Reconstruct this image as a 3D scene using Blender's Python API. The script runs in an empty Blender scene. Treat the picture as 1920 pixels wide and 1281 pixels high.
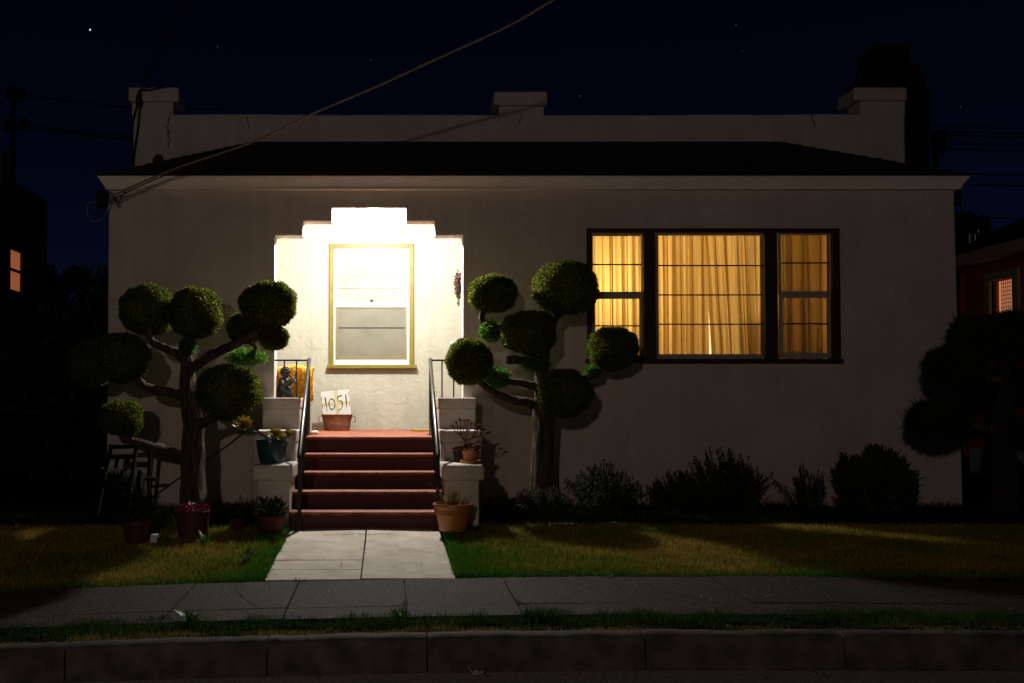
import bpy, bmesh, math, random
import numpy as np
from mathutils import Vector, Matrix, noise
R = math.radians
rng = random.Random(7)
SC = bpy.context.scene
COL = SC.collection

# ------------------------------------------------------------------ camera
F_PX, D, HC, PITCH = 1900.0, 10.5, 1.04, R(1.5)
CX, CY = 730.0, 760.0 - 1900.0 * math.tan(R(1.5))
cd = bpy.data.cameras.new('camera'); cam = bpy.data.objects.new('camera', cd); COL.objects.link(cam)
cam.location = (0, -D, HC); cam.rotation_euler = (R(90) + PITCH, 0, 0)
cd.sensor_width = 36; cd.lens = F_PX / 1920 * 36
cd.shift_x = (960 - CX) / 1920; cd.shift_y = (CY - 640.5) / 1920
cd.clip_start = 0.1; cd.clip_end = 2000
SC.camera = cam

# ------------------------------------------------------------------ night sky
w = bpy.data.worlds.new('World'); SC.world = w; w.use_nodes = True
nt = w.node_tree; nt.nodes.clear()
wo = nt.nodes.new('ShaderNodeOutputWorld'); bg = nt.nodes.new('ShaderNodeBackground')
tc = nt.nodes.new('ShaderNodeTexCoord'); sp = nt.nodes.new('ShaderNodeSeparateXYZ'); cr = nt.nodes.new('ShaderNodeValToRGB')
nt.links.new(tc.outputs['Generated'], sp.inputs[0]); nt.links.new(sp.outputs['Z'], cr.inputs[0])
cr.color_ramp.elements[0].position = 0.0; cr.color_ramp.elements[0].color = (0.0022, 0.0056, 0.0180, 1)
cr.color_ramp.elements[1].position = 1.0; cr.color_ramp.elements[1].color = (0.0003, 0.0004, 0.0018, 1)
for p_, c_ in ((0.10, (0.0014, 0.0034, 0.0118, 1)), (0.22, (0.0006, 0.0013, 0.0056, 1)), (0.36, (0.0004, 0.0007, 0.0034, 1))):
    e_ = cr.color_ramp.elements.new(p_); e_.color = c_
nt.links.new(cr.outputs[0], bg.inputs['Color']); bg.inputs['Strength'].default_value = 1.0
nt.links.new(bg.outputs[0], wo.inputs['Surface'])

# ------------------------------------------------------------------ street light (outside the frame, left of the camera)
PORCH_W, ROOM_W = 500.0, 70.0
def point(name, loc, watts, col, rad):
    l = bpy.data.lights.new(name, 'POINT'); l.energy = watts; l.color = col; l.shadow_soft_size = rad
    o = bpy.data.objects.new(name, l); COL.objects.link(o); o.location = loc; return o
point('street_light', (-1.9, -14.5, 2.9), 365, (1.0, 0.79, 0.675), 0.10)

SC.view_settings.view_transform = 'Standard'; SC.view_settings.look = 'None'
SC.view_settings.exposure = 0; SC.view_settings.gamma = 1; SC.view_settings.use_curve_mapping = False
SC.cycles.max_bounces = 8; SC.cycles.transparent_max_bounces = 8; SC.cycles.sample_clamp_indirect = 4.0
SC.cycles.use_denoising = True; SC.cycles.denoiser = 'OPENIMAGEDENOISE'; SC.cycles.use_adaptive_sampling = False
SC.cycles.caustics_reflective = False; SC.cycles.caustics_refractive = False

# ------------------------------------------------------------------ helpers
def ray(px, py):
    u = (px - CX) / F_PX; v = (CY - py) / F_PX
    return u, math.cos(PITCH) - v * math.sin(PITCH), v * math.cos(PITCH) + math.sin(PITCH)
def W(px, py, Y):
    u, fy, fz = ray(px, py); t = (Y + D) / fy
    return Vector((u * t, Y, HC + fz * t))
def X(px, Y, py=760): return W(px, py, Y).x
def Z(py, Y): return W(CX, py, Y).z
def S(Y): return F_PX / (Y + D)

def tag(o, label=None, cat=None, group=None, kind=None):
    if label: o['label'] = label
    if cat: o['category'] = cat
    if group: o['group'] = group
    if kind: o['kind'] = kind
    return o
def thing(name, loc, label, cat, group=None):
    o = bpy.data.objects.new(name, None); COL.objects.link(o); o.location = loc; o.empty_display_size = .1
    return tag(o, label, cat, group)
def link(name, me, parent=None):
    o = bpy.data.objects.new(name, me); COL.objects.link(o)
    if parent is not None:
        o.parent = parent
        o.matrix_parent_inverse = Matrix.Translation(-TOTAL(parent))
    return o
def TOTAL(o):
    # every mesh is written in world coordinates, so only an Empty's own location counts
    return Vector(o.location) if o.type == 'EMPTY' else Vector((0, 0, 0))

class MB:
    def __init__(s): s.v = []; s.f = []
    def add(s, vs, fs):
        b = len(s.v); s.v += [tuple(v) for v in vs]; s.f += [tuple(i + b for i in f) for f in fs]
    def hexa(s, a, b):      # two quads (bottom or front, top or back), same winding
        s.add(list(a) + list(b), [(3, 2, 1, 0), (4, 5, 6, 7), (0, 1, 5, 4), (1, 2, 6, 5), (2, 3, 7, 6), (3, 0, 4, 7)])
    def box(s, x0, x1, y0, y1, z0, z1):
        s.hexa([(x0, y0, z0), (x1, y0, z0), (x1, y1, z0), (x0, y1, z0)], [(x0, y0, z1), (x1, y0, z1), (x1, y1, z1), (x0, y1, z1)])
    def pxbox(s, px0, px1, py0, py1, y0, y1):   # front face seen at those pixels, at depth y0
        a = W(px0, (py0 + py1) / 2, y0).x; b = W(px1, (py0 + py1) / 2, y0).x
        s.box(a, b, y0, y1, Z(py1, y0), Z(py0, y0))
    def tube(s, pts, r, n=8, cap=True, wob=0.0, seed=0):
        pts = [Vector(p) for p in pts]; m = len(pts)
        if not hasattr(r, '__len__'): r = [r] * m
        rr = random.Random(seed); b = len(s.v)
        prev = None
        for i, p in enumerate(pts):
            t = (pts[min(i + 1, m - 1)] - pts[max(i - 1, 0)]).normalized()
            if prev is None:
                ref = Vector((0, 0, 1)) if abs(t.z) < .9 else Vector((1, 0, 0))
                uu = t.cross(ref).normalized()
            else: uu = (prev - t * prev.dot(t)).normalized()
            prev = uu; vv = t.cross(uu)
            for k in range(n):
                a = 2 * math.pi * k / n
                q = r[i] * (1 + wob * (rr.random() - .5))
                s.v.append(tuple(p + (uu * math.cos(a) + vv * math.sin(a)) * q))
        for i in range(m - 1):
            for k in range(n):
                s.f.append((b + i * n + k, b + i * n + (k + 1) % n, b + (i + 1) * n + (k + 1) % n, b + (i + 1) * n + k))
        if cap:
            s.f.append(tuple(b + k for k in reversed(range(n)))); s.f.append(tuple(b + (m - 1) * n + k for k in range(n)))
    def lathe(s, prof, c, n=28, sx=1, sy=1):
        b = len(s.v); m = len(prof)
        for r, z in prof:
            for k in range(n):
                a = 2 * math.pi * k / n; s.v.append((c[0] + r * sx * math.cos(a), c[1] + r * sy * math.sin(a), c[2] + z))
        for i in range(m - 1):
            for k in range(n):
                s.f.append((b + i * n + k, b + i * n + (k + 1) % n, b + (i + 1) * n + (k + 1) % n, b + (i + 1) * n + k))
        s.f.append(tuple(b + k for k in reversed(range(n)))); s.f.append(tuple(b + (m - 1) * n + k for k in range(n)))
    def blade(s, p, d, side, L, wd, bend=None):   # flat leaf: tapered, two segments
        p = Vector(p); q = p + d * (L * .55) + (bend * .25 * L if bend else Vector((0, 0, 0))); t = p + d * L + (bend * L if bend else Vector((0, 0, 0)))
        s.add([p - side * wd * .35, p + side * wd * .35, q + side * wd * .5, q - side * wd * .5, t], [(0, 1, 2, 3), (3, 2, 4)])
    def build(s, name, mat, parent=None, smooth=False, bevel=0.0, seg=2):
        me = bpy.data.meshes.new(name); me.from_pydata(s.v, [], s.f); me.materials.append(mat); me.update()
        if smooth:
            me.polygons.foreach_set('use_smooth', [True] * len(me.polygons))
            if hasattr(me, 'set_sharp_from_angle'): me.set_sharp_from_angle(angle=R(50))
        o = link(name, me, parent)
        if bevel:
            md = o.modifiers.new('bevel', 'BEVEL'); md.width = bevel; md.segments = seg; md.limit_method = 'ANGLE'; md.angle_limit = R(40)
        return o
def np_mesh(name, mat, V, Fc, parent=None, tint=None):
    me = bpy.data.meshes.new(name); nv, nf, k = len(V), len(Fc), Fc.shape[1]
    me.vertices.add(nv); me.vertices.foreach_set('co', V.astype(np.float32).ravel())
    me.loops.add(nf * k); me.loops.foreach_set('vertex_index', Fc.astype(np.int32).ravel())
    me.polygons.add(nf); me.polygons.foreach_set('loop_start', np.arange(0, nf * k, k, dtype=np.int32))
    me.update(calc_edges=True)
    if tint is not None:
        at = me.attributes.new('tint', 'FLOAT', 'POINT'); at.data.foreach_set('value', tint.astype(np.float32))
    me.materials.append(mat); return link(name, me, parent)

# ------------------------------------------------------------------ materials
def mat(name, c1, c2=None, rough=.8, scale=6, detail=6, bump=0.0, bscale=40, spec=.3, metal=0, emit=None, estr=0, trans=0, island=False, c3=None, mscale=(1, 1, 1), bdist=.01, coat=0):
    m = bpy.data.materials.new(name); m.use_nodes = True; n = m.node_tree; N = n.nodes; L = n.links
    b = N['Principled BSDF']; b.inputs['Roughness'].default_value = rough; b.inputs['Metallic'].default_value = metal
    b.inputs['Specular IOR Level'].default_value = spec; b.inputs['Coat Weight'].default_value = coat
    t = N.new('ShaderNodeTexCoord'); mp = N.new('ShaderNodeMapping'); mp.inputs['Scale'].default_value = mscale
    L.new(t.outputs['Object'], mp.inputs[0])
    if c2 is None: b.inputs['Base Color'].default_value = (*c1, 1)
    else:
        if island:
            g = N.new('ShaderNodeNewGeometry'); fac = g.outputs['Random Per Island']
        else:
            x = N.new('ShaderNodeTexNoise'); x.inputs['Scale'].default_value = scale; x.inputs['Detail'].default_value = detail; x.inputs['Roughness'].default_value = .6
            L.new(mp.outputs[0], x.inputs['Vector']); fac = x.outputs['Fac']
        r = N.new('ShaderNodeValToRGB'); e = r.color_ramp.elements
        e[0].position = .0 if island else .32; e[0].color = (*c1, 1); e[1].position = 1 if island else .68; e[1].color = (*c2, 1)
        if c3: q = e.new(.86 if island else .6); q.color = (*c3, 1) if not island else (*c2, 1); 
        if c3 and island: e[-1].color = (*c3, 1)
        L.new(fac, r.inputs[0]); L.new(r.outputs[0], b.inputs['Base Color'])
        if trans:
            tr = N.new('ShaderNodeBsdfTranslucent'); L.new(r.outputs[0], tr.inputs['Color']); mx = N.new('ShaderNodeMixShader'); mx.inputs[0].default_value = trans
            L.new(b.outputs[0], mx.inputs[1]); L.new(tr.outputs[0], mx.inputs[2]); L.new(mx.outputs[0], N['Material Output'].inputs['Surface'])
    if bump:
        y = N.new('ShaderNodeTexNoise'); y.inputs['Scale'].default_value = bscale; y.inputs['Detail'].default_value = 5
        L.new(mp.outputs[0], y.inputs['Vector']); u = N.new('ShaderNodeBump'); u.inputs['Strength'].default_value = bump; u.inputs['Distance'].default_value = bdist
        L.new(y.outputs['Fac'], u.inputs['Height']); L.new(u.outputs[0], b.inputs['Normal'])
    if emit: m.cycles.emission_sampling = 'NONE'
    if emit: b.inputs['Emission Color'].default_value = (*emit, 1); b.inputs['Emission Strength'].default_value = estr
    return m

def stucco(name, c1, c2):
    m = bpy.data.materials.new(name); m.use_nodes = True; n = m.node_tree; N = n.nodes; L = n.links
    b = N['Principled BSDF']; b.inputs['Roughness'].default_value = .85; b.inputs['Specular IOR Level'].default_value = .2
    t = N.new('ShaderNodeTexCoord')
    a = N.new('ShaderNodeTexNoise'); a.inputs['Scale'].default_value = 1.6; a.inputs['Detail'].default_value = 8; a.inputs['Roughness'].default_value = .65
    L.new(t.outputs['Object'], a.inputs['Vector'])
    st = N.new('ShaderNodeTexNoise'); st.inputs['Scale'].default_value = 3; st.inputs['Detail'].default_value = 4
    mp = N.new('ShaderNodeMapping'); mp.inputs['Scale'].default_value = (3.0, 3.0, .25); L.new(t.outputs['Object'], mp.inputs[0]); L.new(mp.outputs[0], st.inputs['Vector'])
    ad = N.new('ShaderNodeMath'); ad.operation = 'MULTIPLY_ADD'; ad.inputs[1].default_value = .35; L.new(st.outputs['Fac'], ad.inputs[0])
    sc = N.new('ShaderNodeMath'); sc.operation = 'MULTIPLY'; sc.inputs[1].default_value = .65; L.new(a.outputs['Fac'], sc.inputs[0]); L.new(sc.outputs[0], ad.inputs[2])
    r = N.new('ShaderNodeValToRGB'); e = r.color_ramp.elements; e[0].position = .36; e[0].color = (*c1, 1); e[1].position = .62; e[1].color = (*c2, 1)
    L.new(ad.outputs[0], r.inputs[0]); L.new(r.outputs[0], b.inputs['Base Color'])
    # trowelled relief: broad swirls and fine grit
    y = N.new('ShaderNodeTexNoise'); y.inputs['Scale'].default_value = 7; y.inputs['Detail'].default_value = 5; y.inputs['Distortion'].default_value = 1.2
    z = N.new('ShaderNodeTexNoise'); z.inputs['Scale'].default_value = 70; z.inputs['Detail'].default_value = 3
    L.new(t.outputs['Object'], y.inputs['Vector']); L.new(t.outputs['Object'], z.inputs['Vector'])
    mm = N.new('ShaderNodeMath'); mm.operation = 'MULTIPLY_ADD'; mm.inputs[1].default_value = .16; L.new(z.outputs['Fac'], mm.inputs[0]); L.new(y.outputs['Fac'], mm.inputs[2])
    u = N.new('ShaderNodeBump'); u.inputs['Strength'].default_value = .55; u.inputs['Distance'].default_value = .025; L.new(mm.outputs[0], u.inputs['Height']); L.new(u.outputs[0], b.inputs['Normal'])
    return m

M = {}
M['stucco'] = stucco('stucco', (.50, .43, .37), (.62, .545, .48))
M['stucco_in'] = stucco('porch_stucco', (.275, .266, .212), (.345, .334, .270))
M['trim'] = mat('painted_fascia', (.78, .70, .60), (.86, .78, .68), rough=.6, scale=3, bump=.1)
M['shingle'] = mat('roof_shingle', (.018, .017, .016), (.055, .051, .047), rough=.95, scale=25, bump=.4, spec=.1)
M['brick'] = mat('dark_brick', (.014, .008, .006), (.036, .018, .012), rough=.9, scale=9, bump=.4, spec=.1)
M['mortar'] = mat('mortar', (.012, .011, .010), rough=.95)
M['olive'] = mat('olive_window_frame', (.11, .083, .010), (.15, .115, .016), rough=.45, scale=5)
M['brownframe'] = mat('brown_window_frame', (.030, .017, .011), (.045, .026, .016), rough=.5, scale=6)
M['white'] = mat('white_sash_paint', (.58, .57, .54), (.66, .65, .62), rough=.45, scale=8)
M['greysash'] = mat('grey_sash_paint', (.36, .32, .30), (.44, .40, .37), rough=.5, scale=8)
M['black'] = mat('black_iron', (.005, .005, .0055), rough=.28, spec=.32)
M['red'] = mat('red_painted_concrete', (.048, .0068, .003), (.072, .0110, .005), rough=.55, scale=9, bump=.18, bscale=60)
M['tread'] = mat('worn_lamplit_tread', (.14, .028, .011), (.36, .112, .060), rough=.6, scale=9, bump=.18, bscale=60)  # lit copy of the riser red, lamplight put into the colour; mottling is wear
M['path'] = mat('path_concrete', (.48, .42, .34), (.70, .62, .51), rough=.9, scale=6, bump=.45, bscale=90)
M['walk'] = mat('sidewalk_concrete', (.014, .011, .007), (.24, .192, .135), rough=.8, scale=75, detail=4, bump=.9, bscale=80, spec=.12, c3=(.042, .032, .021), bdist=.008)  # pale specks: aggregate, and lamp glints painted into the colour
M['joint'] = mat('joint_dirt', (.03, .026, .02), rough=1)
M['kerb'] = mat('kerb_concrete', (.028, .023, .018), (.105, .087, .068), rough=.85, scale=7, bump=.35, bscale=60)
M['asphalt'] = mat('gutter_concrete', (.16, .15, .135), (.52, .49, .44), rough=.7, scale=60, bump=.6, bscale=120, spec=.5)
M['soil'] = mat('soil', (.010, .008, .005), (.024, .018, .010), rough=1, scale=14, bump=.6, bscale=30, spec=0)
M['bark'] = mat('bark', (.020, .015, .011), (.135, .100, .070), rough=.95, scale=12, bump=1.0, bscale=30, mscale=(3, 3, .45), spec=.1, bdist=.02)
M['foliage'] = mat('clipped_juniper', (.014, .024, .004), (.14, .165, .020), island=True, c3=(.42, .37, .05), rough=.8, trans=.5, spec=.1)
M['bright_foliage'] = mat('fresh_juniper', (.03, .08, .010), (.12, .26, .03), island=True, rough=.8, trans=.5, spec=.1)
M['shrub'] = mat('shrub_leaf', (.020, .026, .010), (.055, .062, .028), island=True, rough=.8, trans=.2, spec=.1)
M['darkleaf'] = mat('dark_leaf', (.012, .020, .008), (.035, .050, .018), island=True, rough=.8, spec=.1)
M['leaf'] = mat('green_leaf', (.03, .08, .012), (.08, .17, .03), island=True, rough=.5, trans=.25)
M['straw'] = mat('dry_grass', (.16, .10, .035), (.34, .24, .10), island=True, rough=.9, trans=.2)
M['terracotta'] = mat('terracotta', (.36, .13, .045), (.48, .19, .07), rough=.5, scale=7, bump=.1)
M['glazed_orange'] = mat('glazed_orange_clay', (.34, .12, .02), (.42, .155, .03), rough=.3, scale=5, spec=.5)
M['redpot'] = mat('dark_red_clay', (.05, .011, .008), (.085, .019, .012), rough=.6, scale=8)
M['bluepot'] = mat('glazed_teal', (.012, .045, .055), (.02, .075, .09), rough=.22, scale=10, spec=.6)
M['darkpot'] = mat('dark_green_plastic', (.012, .022, .018), rough=.4)
M['succulent'] = mat('aeonium', (.16, .17, .02), (.42, .24, .03), island=True, rough=.4, trans=.25)
M['redsucc'] = mat('dark_aeonium', (.07, .014, .012), (.15, .034, .02), island=True, rough=.85, spec=.08)
M['stem'] = mat('woody_stem', (.10, .07, .05), (.16, .12, .09), rough=.8, scale=30)
M['pink'] = mat('pink_petal', (.12, .006, .012), (.26, .03, .04), island=True, rough=.6, trans=.2)
M['lilac'] = mat('lilac_petal', (.10, .03, .09), (.20, .08, .16), island=True, rough=.7)
M['bronze'] = mat('dark_bronze', (.010, .0105, .010), (.026, .026, .023), rough=.42, metal=.3, scale=30, bump=.3, bscale=60)
M['gold'] = mat('golden_shag', (.52, .25, .012), (.80, .46, .035), island=True, rough=.9, trans=.15)
M['rust'] = mat('rusty_tin', (.10, .042, .024), (.22, .10, .06), rough=.55, metal=.35, scale=22, bump=.15)
M['card'] = mat('painted_board', (.38, .37, .33), (.44, .43, .39), rough=.8, scale=6)
M['tape'] = mat('yellow_tape', (.34, .29, .16), rough=.5)
M['ink'] = mat('black_ink', (.008, .008, .008), rough=.7)
M['mat'] = mat('coir_mat', (.20, .13, .03), (.34, .24, .07), rough=1, scale=80, bump=.6, bscale=120)
M['stone'] = mat('pale_stone', (.55, .53, .48), (.70, .68, .62), rough=.8, scale=20, bump=.3)
M['crack'] = mat('crack_shadow', (.02, .016, .012), rough=1)
M['blind'] = mat('white_roller_blind', (.19, .19, .18), (.235, .235, .225), rough=.9, scale=3, mscale=(1, 1, 6))
M['screen'] = mat('insect_screen', (.085, .080, .055), (.125, .118, .082), rough=.55, scale=2.5, bump=.1, spec=.4)
M['cable'] = mat('black_cable', (.014, .012, .011), rough=.6)
M['greycable'] = mat('weathered_cable', (.16, .13, .10), (.26, .21, .16), rough=.7, scale=40)
M['wood'] = mat('creosoted_wood_shaded_bark', (.018, .014, .012), rough=.9)
M['hose'] = mat('green_hose', (.008, .010, .006), (.014, .017, .009), spec=.08, rough=.9, scale=20)
M['reel'] = mat('hose_cart_plastic', (.008, .008, .006), (.014, .014, .010), spec=.1, rough=.9, scale=12)
M['metal'] = mat('galvanised_metal', (.55, .56, .60), rough=.3, metal=.9)
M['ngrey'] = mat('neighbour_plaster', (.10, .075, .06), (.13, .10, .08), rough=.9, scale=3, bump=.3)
M['nred'] = mat('neighbour_red_siding', (.30, .045, .03), (.36, .06, .04), rough=.8, scale=4)
M['nroof'] = mat('neighbour_roof', (.018, .017, .016), rough=.95)
M['ntrim'] = mat('neighbour_trim', (.36, .30, .22), (.42, .35, .26), rough=.6, scale=4)
M['nblue'] = mat('neighbour_foundation', (.30, .31, .42), (.36, .37, .48), rough=.8, scale=4)
M['room'] = mat('room_plaster', (.75, .62, .42), rough=.9)
M['furn'] = mat('dark_furniture', (.05, .025, .012), rough=.6)
M['shade'] = mat('lit_lampshade', (.8, .7, .5), rough=.9, emit=(1, .74, .42), estr=.95)
M['globe'] = mat('lit_glass_globe', (.9, .9, .85), rough=.4, emit=(1.0, .96, .86), estr=12)
M['paper'] = mat('crumpled_paper', (.50, .42, .38), (.62, .54, .48), rough=.9, scale=20)
M['star'] = mat('star', (0, 0, 0), emit=(.45, .60, 1), estr=2.2)
M['faint_star'] = mat('faint_star', (0, 0, 0), emit=(.5, .55, .8), estr=.10)

def glass_mat(name, refl=.10, tint=(1, 1, 1)):
    m = bpy.data.materials.new(name); m.use_nodes = True; n = m.node_tree; N = n.nodes; L = n.links; N.remove(N['Principled BSDF'])
    t = N.new('ShaderNodeBsdfTransparent'); t.inputs[0].default_value = (*tint, 1); g = N.new('ShaderNodeBsdfGlossy'); g.inputs['Roughness'].default_value = .03
    lw = N.new('ShaderNodeFresnel'); lw.inputs[0].default_value = 1.5; mx = N.new('ShaderNodeMixShader')
    gm = N.new('ShaderNodeNewGeometry'); iv = N.new('ShaderNodeMath'); iv.operation = 'SUBTRACT'; iv.inputs[0].default_value = 1; L.new(gm.outputs['Backfacing'], iv.inputs[1]); mu = N.new('ShaderNodeMath'); mu.operation = 'MULTIPLY'; L.new(lw.outputs[0], mu.inputs[0]); L.new(iv.outputs[0], mu.inputs[1]); L.new(mu.outputs[0], mx.inputs[0]); L.new(t.outputs[0], mx.inputs[1]); L.new(g.outputs[0], mx.inputs[2]); L.new(mx.outputs[0], N['Material Output'].inputs['Surface'])
    return m
M['glass'] = glass_mat('window_glass')
def curtain_mat(name, col, tr, wv=0.0):
    m = bpy.data.materials.new(name); m.use_nodes = True; n = m.node_tree; N = n.nodes; L = n.links; N.remove(N['Principled BSDF'])
    d = N.new('ShaderNodeBsdfDiffuse'); d.inputs[0].default_value = (*col, 1)
    t = N.new('ShaderNodeBsdfTranslucent')
    tc_ = N.new('ShaderNodeTexCoord'); mp = N.new('ShaderNodeMapping'); mp.inputs['Scale'].default_value = (60, 1, 1.2); L.new(tc_.outputs['Object'], mp.inputs[0])
    no = N.new('ShaderNodeTexNoise'); no.inputs['Scale'].default_value = 1; no.inputs['Detail'].default_value = 4; L.new(mp.outputs[0], no.inputs['Vector'])
    r = N.new('ShaderNodeValToRGB'); e = r.color_ramp.elements; e[0].position = .3; e[0].color = (*[c * .66 for c in tr], 1); e[1].position = .7; e[1].color = (*tr, 1)
    L.new(no.outputs['Fac'], r.inputs[0]); L.new(r.outputs[0], t.inputs[0])
    lwt = N.new('ShaderNodeLayerWeight'); lwt.inputs[0].default_value = .5; mxc = N.new('ShaderNodeMix'); mxc.data_type = 'RGBA'; mxc.blend_type = 'MULTIPLY'
    cr2 = N.new('ShaderNodeValToRGB'); cr2.color_ramp.elements[0].color = (1, 1, 1, 1); cr2.color_ramp.elements[1].color = (.42, .32, .19, 1); cr2.color_ramp.elements[0].position = .02; cr2.color_ramp.elements[1].position = .75
    L.new(lwt.outputs['Facing'], cr2.inputs[0]); mxc.inputs[0].default_value = 1; L.new(r.outputs[0], mxc.inputs[6]); L.new(cr2.outputs[0], mxc.inputs[7]); L.new(mxc.outputs[2], t.inputs[0])
    mx = N.new('ShaderNodeMixShader'); mx.inputs[0].default_value = .65; L.new(d.outputs[0], mx.inputs[1]); L.new(t.outputs[0], mx.inputs[2]); L.new(mx.outputs[0], N['Material Output'].inputs['Surface'])
    return m
M['curtain'] = curtain_mat('gold_curtain', (.62, .44, .19), (1.0, .73, .28))
M['lace'] = curtain_mat('check_curtain', (.7, .45, .30), (.95, .62, .42))

# grass material: colour of each blade comes from its own tint
def grass_mat(name, stops):
    m = bpy.data.materials.new(name); m.use_nodes = True; n = m.node_tree; N = n.nodes; L = n.links; b = N['Principled BSDF']
    b.inputs['Roughness'].default_value = .8; b.inputs['Specular IOR Level'].default_value = .04
    a = N.new('ShaderNodeAttribute'); a.attribute_name = 'tint'; r = N.new('ShaderNodeValToRGB'); e = r.color_ramp.elements
    e[0].position = stops[0][0]; e[0].color = (*stops[0][1], 1); e[1].position = stops[-1][0]; e[1].color = (*stops[-1][1], 1)
    for p, c in stops[1:-1]: q = e.new(p); q.color = (*c, 1)
    L.new(a.outputs['Fac'], r.inputs[0]); L.new(r.outputs[0], b.inputs['Base Color'])
    t = N.new('ShaderNodeBsdfTranslucent'); L.new(r.outputs[0], t.inputs[0]); mx = N.new('ShaderNodeMixShader'); mx.inputs[0].default_value = .3
    L.new(b.outputs[0], mx.inputs[1]); L.new(t.outputs[0], mx.inputs[2]); L.new(mx.outputs[0], N['Material Output'].inputs['Surface']); return m
M['grass'] = grass_mat('lawn_grass', [(0, (.045, .17, .014)), (.3, (.08, .16, .018)), (.55, (.24, .19, .028)), (1, (.50, .34, .085))])
M['verge'] = grass_mat('verge_grass', [(0, (.018, .065, .010)), (.55, (.05, .10, .016)), (1, (.30, .20, .08))])

M['cover'] = grass_mat('ground_cover', [(0, (.006, .012, .004)), (1, (.022, .028, .010))])
# ------------------------------------------------------------------ ground
def g(x):
    dx = max(-5.5, min(6, x - 1.8)); return .02 - (.0052 if dx < 0 else .0012) * dx * dx
def zl(x, Y):
    if Y >= 0: return 0.0
    if Y >= -1.75: return -.03 * (-Y / 1.75)
    t = min(1, (-1.75 - Y) / 1.77)
    base = -.03 - .12 * t if Y >= -3.52 else -.15 - .025 * min(1, (-3.52 - Y) / 1.13) - .02 * max(0, min(1, (-4.65 - Y) / .35))
    return base + g(x) * t
def sheet(name, xs, ys, zf, m, parent=None):
    mb = MB(); nx = len(xs)
    for y in ys:
        for x in xs: mb.v.append((x, y, zf(x, y)))
    for j in range(len(ys) - 1):
        for i in range(nx - 1): mb.f.append((j * nx + i, j * nx + i + 1, (j + 1) * nx + i + 1, (j + 1) * nx + i))
    return mb.build(name, m, parent, smooth=True)
xs = [-600, -120, -40, -15] + [-9 + .5 * i for i in range(41)] + [16, 40, 120, 600]
def zg(x, Y):
    if Y < -3.7: return -.62
    return zl(x, Y) - .012 + .02 * (noise.noise((x * 2, Y * 2, 0)) if -3.4 < Y < 0 and abs(x) < 9 else 0) * .6
tag(sheet('ground', xs, [-600, -40, -12, -3.72, -3.50, -3.2, -2.9, -2.6, -2.3, -2.0, -1.7, -1.2, -.6, 0, 3, 12, 60, 700], zg, M['soil']), kind='structure')
RZ = -.375
tag(sheet('road', xs, [-60, -20, -9, -7.5, -6.5, -5.9, -5.35, -5.05], lambda x, Y: RZ + g(x) * 1.0 - .02 * max(0, (-5.05 - Y)) * .6, M['asphalt']), kind='structure')
tag(sheet('verge', xs, [-5.02, -4.9, -4.75, -4.62], lambda x, Y: zl(x, Y) - .022, M['soil']), kind='structure')

# sidewalk slabs
side = sheet('sidewalk', xs, [-4.70, -4.2, -3.50], lambda x, Y: zl(x, Y) - .022, M['joint']); tag(side, kind='structure')
jx = [-1.316 - .7 * k for k in range(6, 0, -1)] + [-1.316, -.614, .1, .77, 1.485] + [1.485 + .7 * k for k in range(1, 9)]
def slab(x0, x1, y0, y1, zf, th, m, name, parent, gap=.004, ny=1, bev=.006):
    mb = MB(); x0 += gap; x1 -= gap; y0 += gap; y1 -= gap
    dz = rng.uniform(-.003, .003)
    a = [(x0, y0), (x1, y0), (x1, y1), (x0, y1)]
    mb.hexa([(x, y, zf(x, y) - th + dz) for x, y in a], [(x, y, zf(x, y) + dz + rng.uniform(-.002, .002)) for x, y in a])
    return mb.build(name, m, parent)
for i in range(len(jx) - 1):
    slab(jx[i], jx[i + 1], -4.37, -3.535, lambda x, Y: zl(x, Y), .04, M['walk'], 'slab', side)
    slab(jx[i], jx[i + 1], -4.66, -4.37, lambda x, Y: zl(x, Y), .04, M['walk'], 'slab', side)

# kerb stones
kerb = sheet('kerb', xs, [-5.10, -5.03], lambda x, Y: -.36 + g(x), M['joint']); tag(kerb, kind='structure')
kx = [-6.6, -5.2, -3.9, -2.75, -1.71, -.645, .2, 1.35, 2.4, 3.4, 4.6, 5.8, 7.2]
for i in range(len(kx) - 1):
    mb = MB(); nn = 18
    for k in range(nn):
        xa = kx[i] + .004 + (kx[i + 1] - kx[i] - .008) * k / nn; xb = kx[i] + .004 + (kx[i + 1] - kx[i] - .008) * (k + 1) / nn
        ring = []
        for x in (xa, xb):
            w1, w2 = [.006 * noise.noise((x * 3, q, 1)) + .006 * noise.noise((x * 14, q, 4)) - .012 * max(0, noise.noise((x * 6, q, 9)) - .35) * 3 for q in (0, 5)]
            zt = -.192 + g(x)
            ring.append([(x, -5.135, zt - .22), (x, -5.118 + w1, zt - .02 + w2), (x, -5.10 + w1, zt + w2), (x, -5.005, zt + .004 + w2), (x, -5.0, zt - .2)])
        mb.add(ring[0] + ring[1], [(0, 5, 6, 1), (1, 6, 7, 2), (2, 7, 8, 3), (3, 8, 9, 4)] + ([(0, 1, 2, 3, 4)] if k == 0 else []) + ([(9, 8, 7, 6, 5)] if k == nn - 1 else []))
    mb.build('kerb_stone', M['kerb'], kerb, smooth=True)

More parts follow.
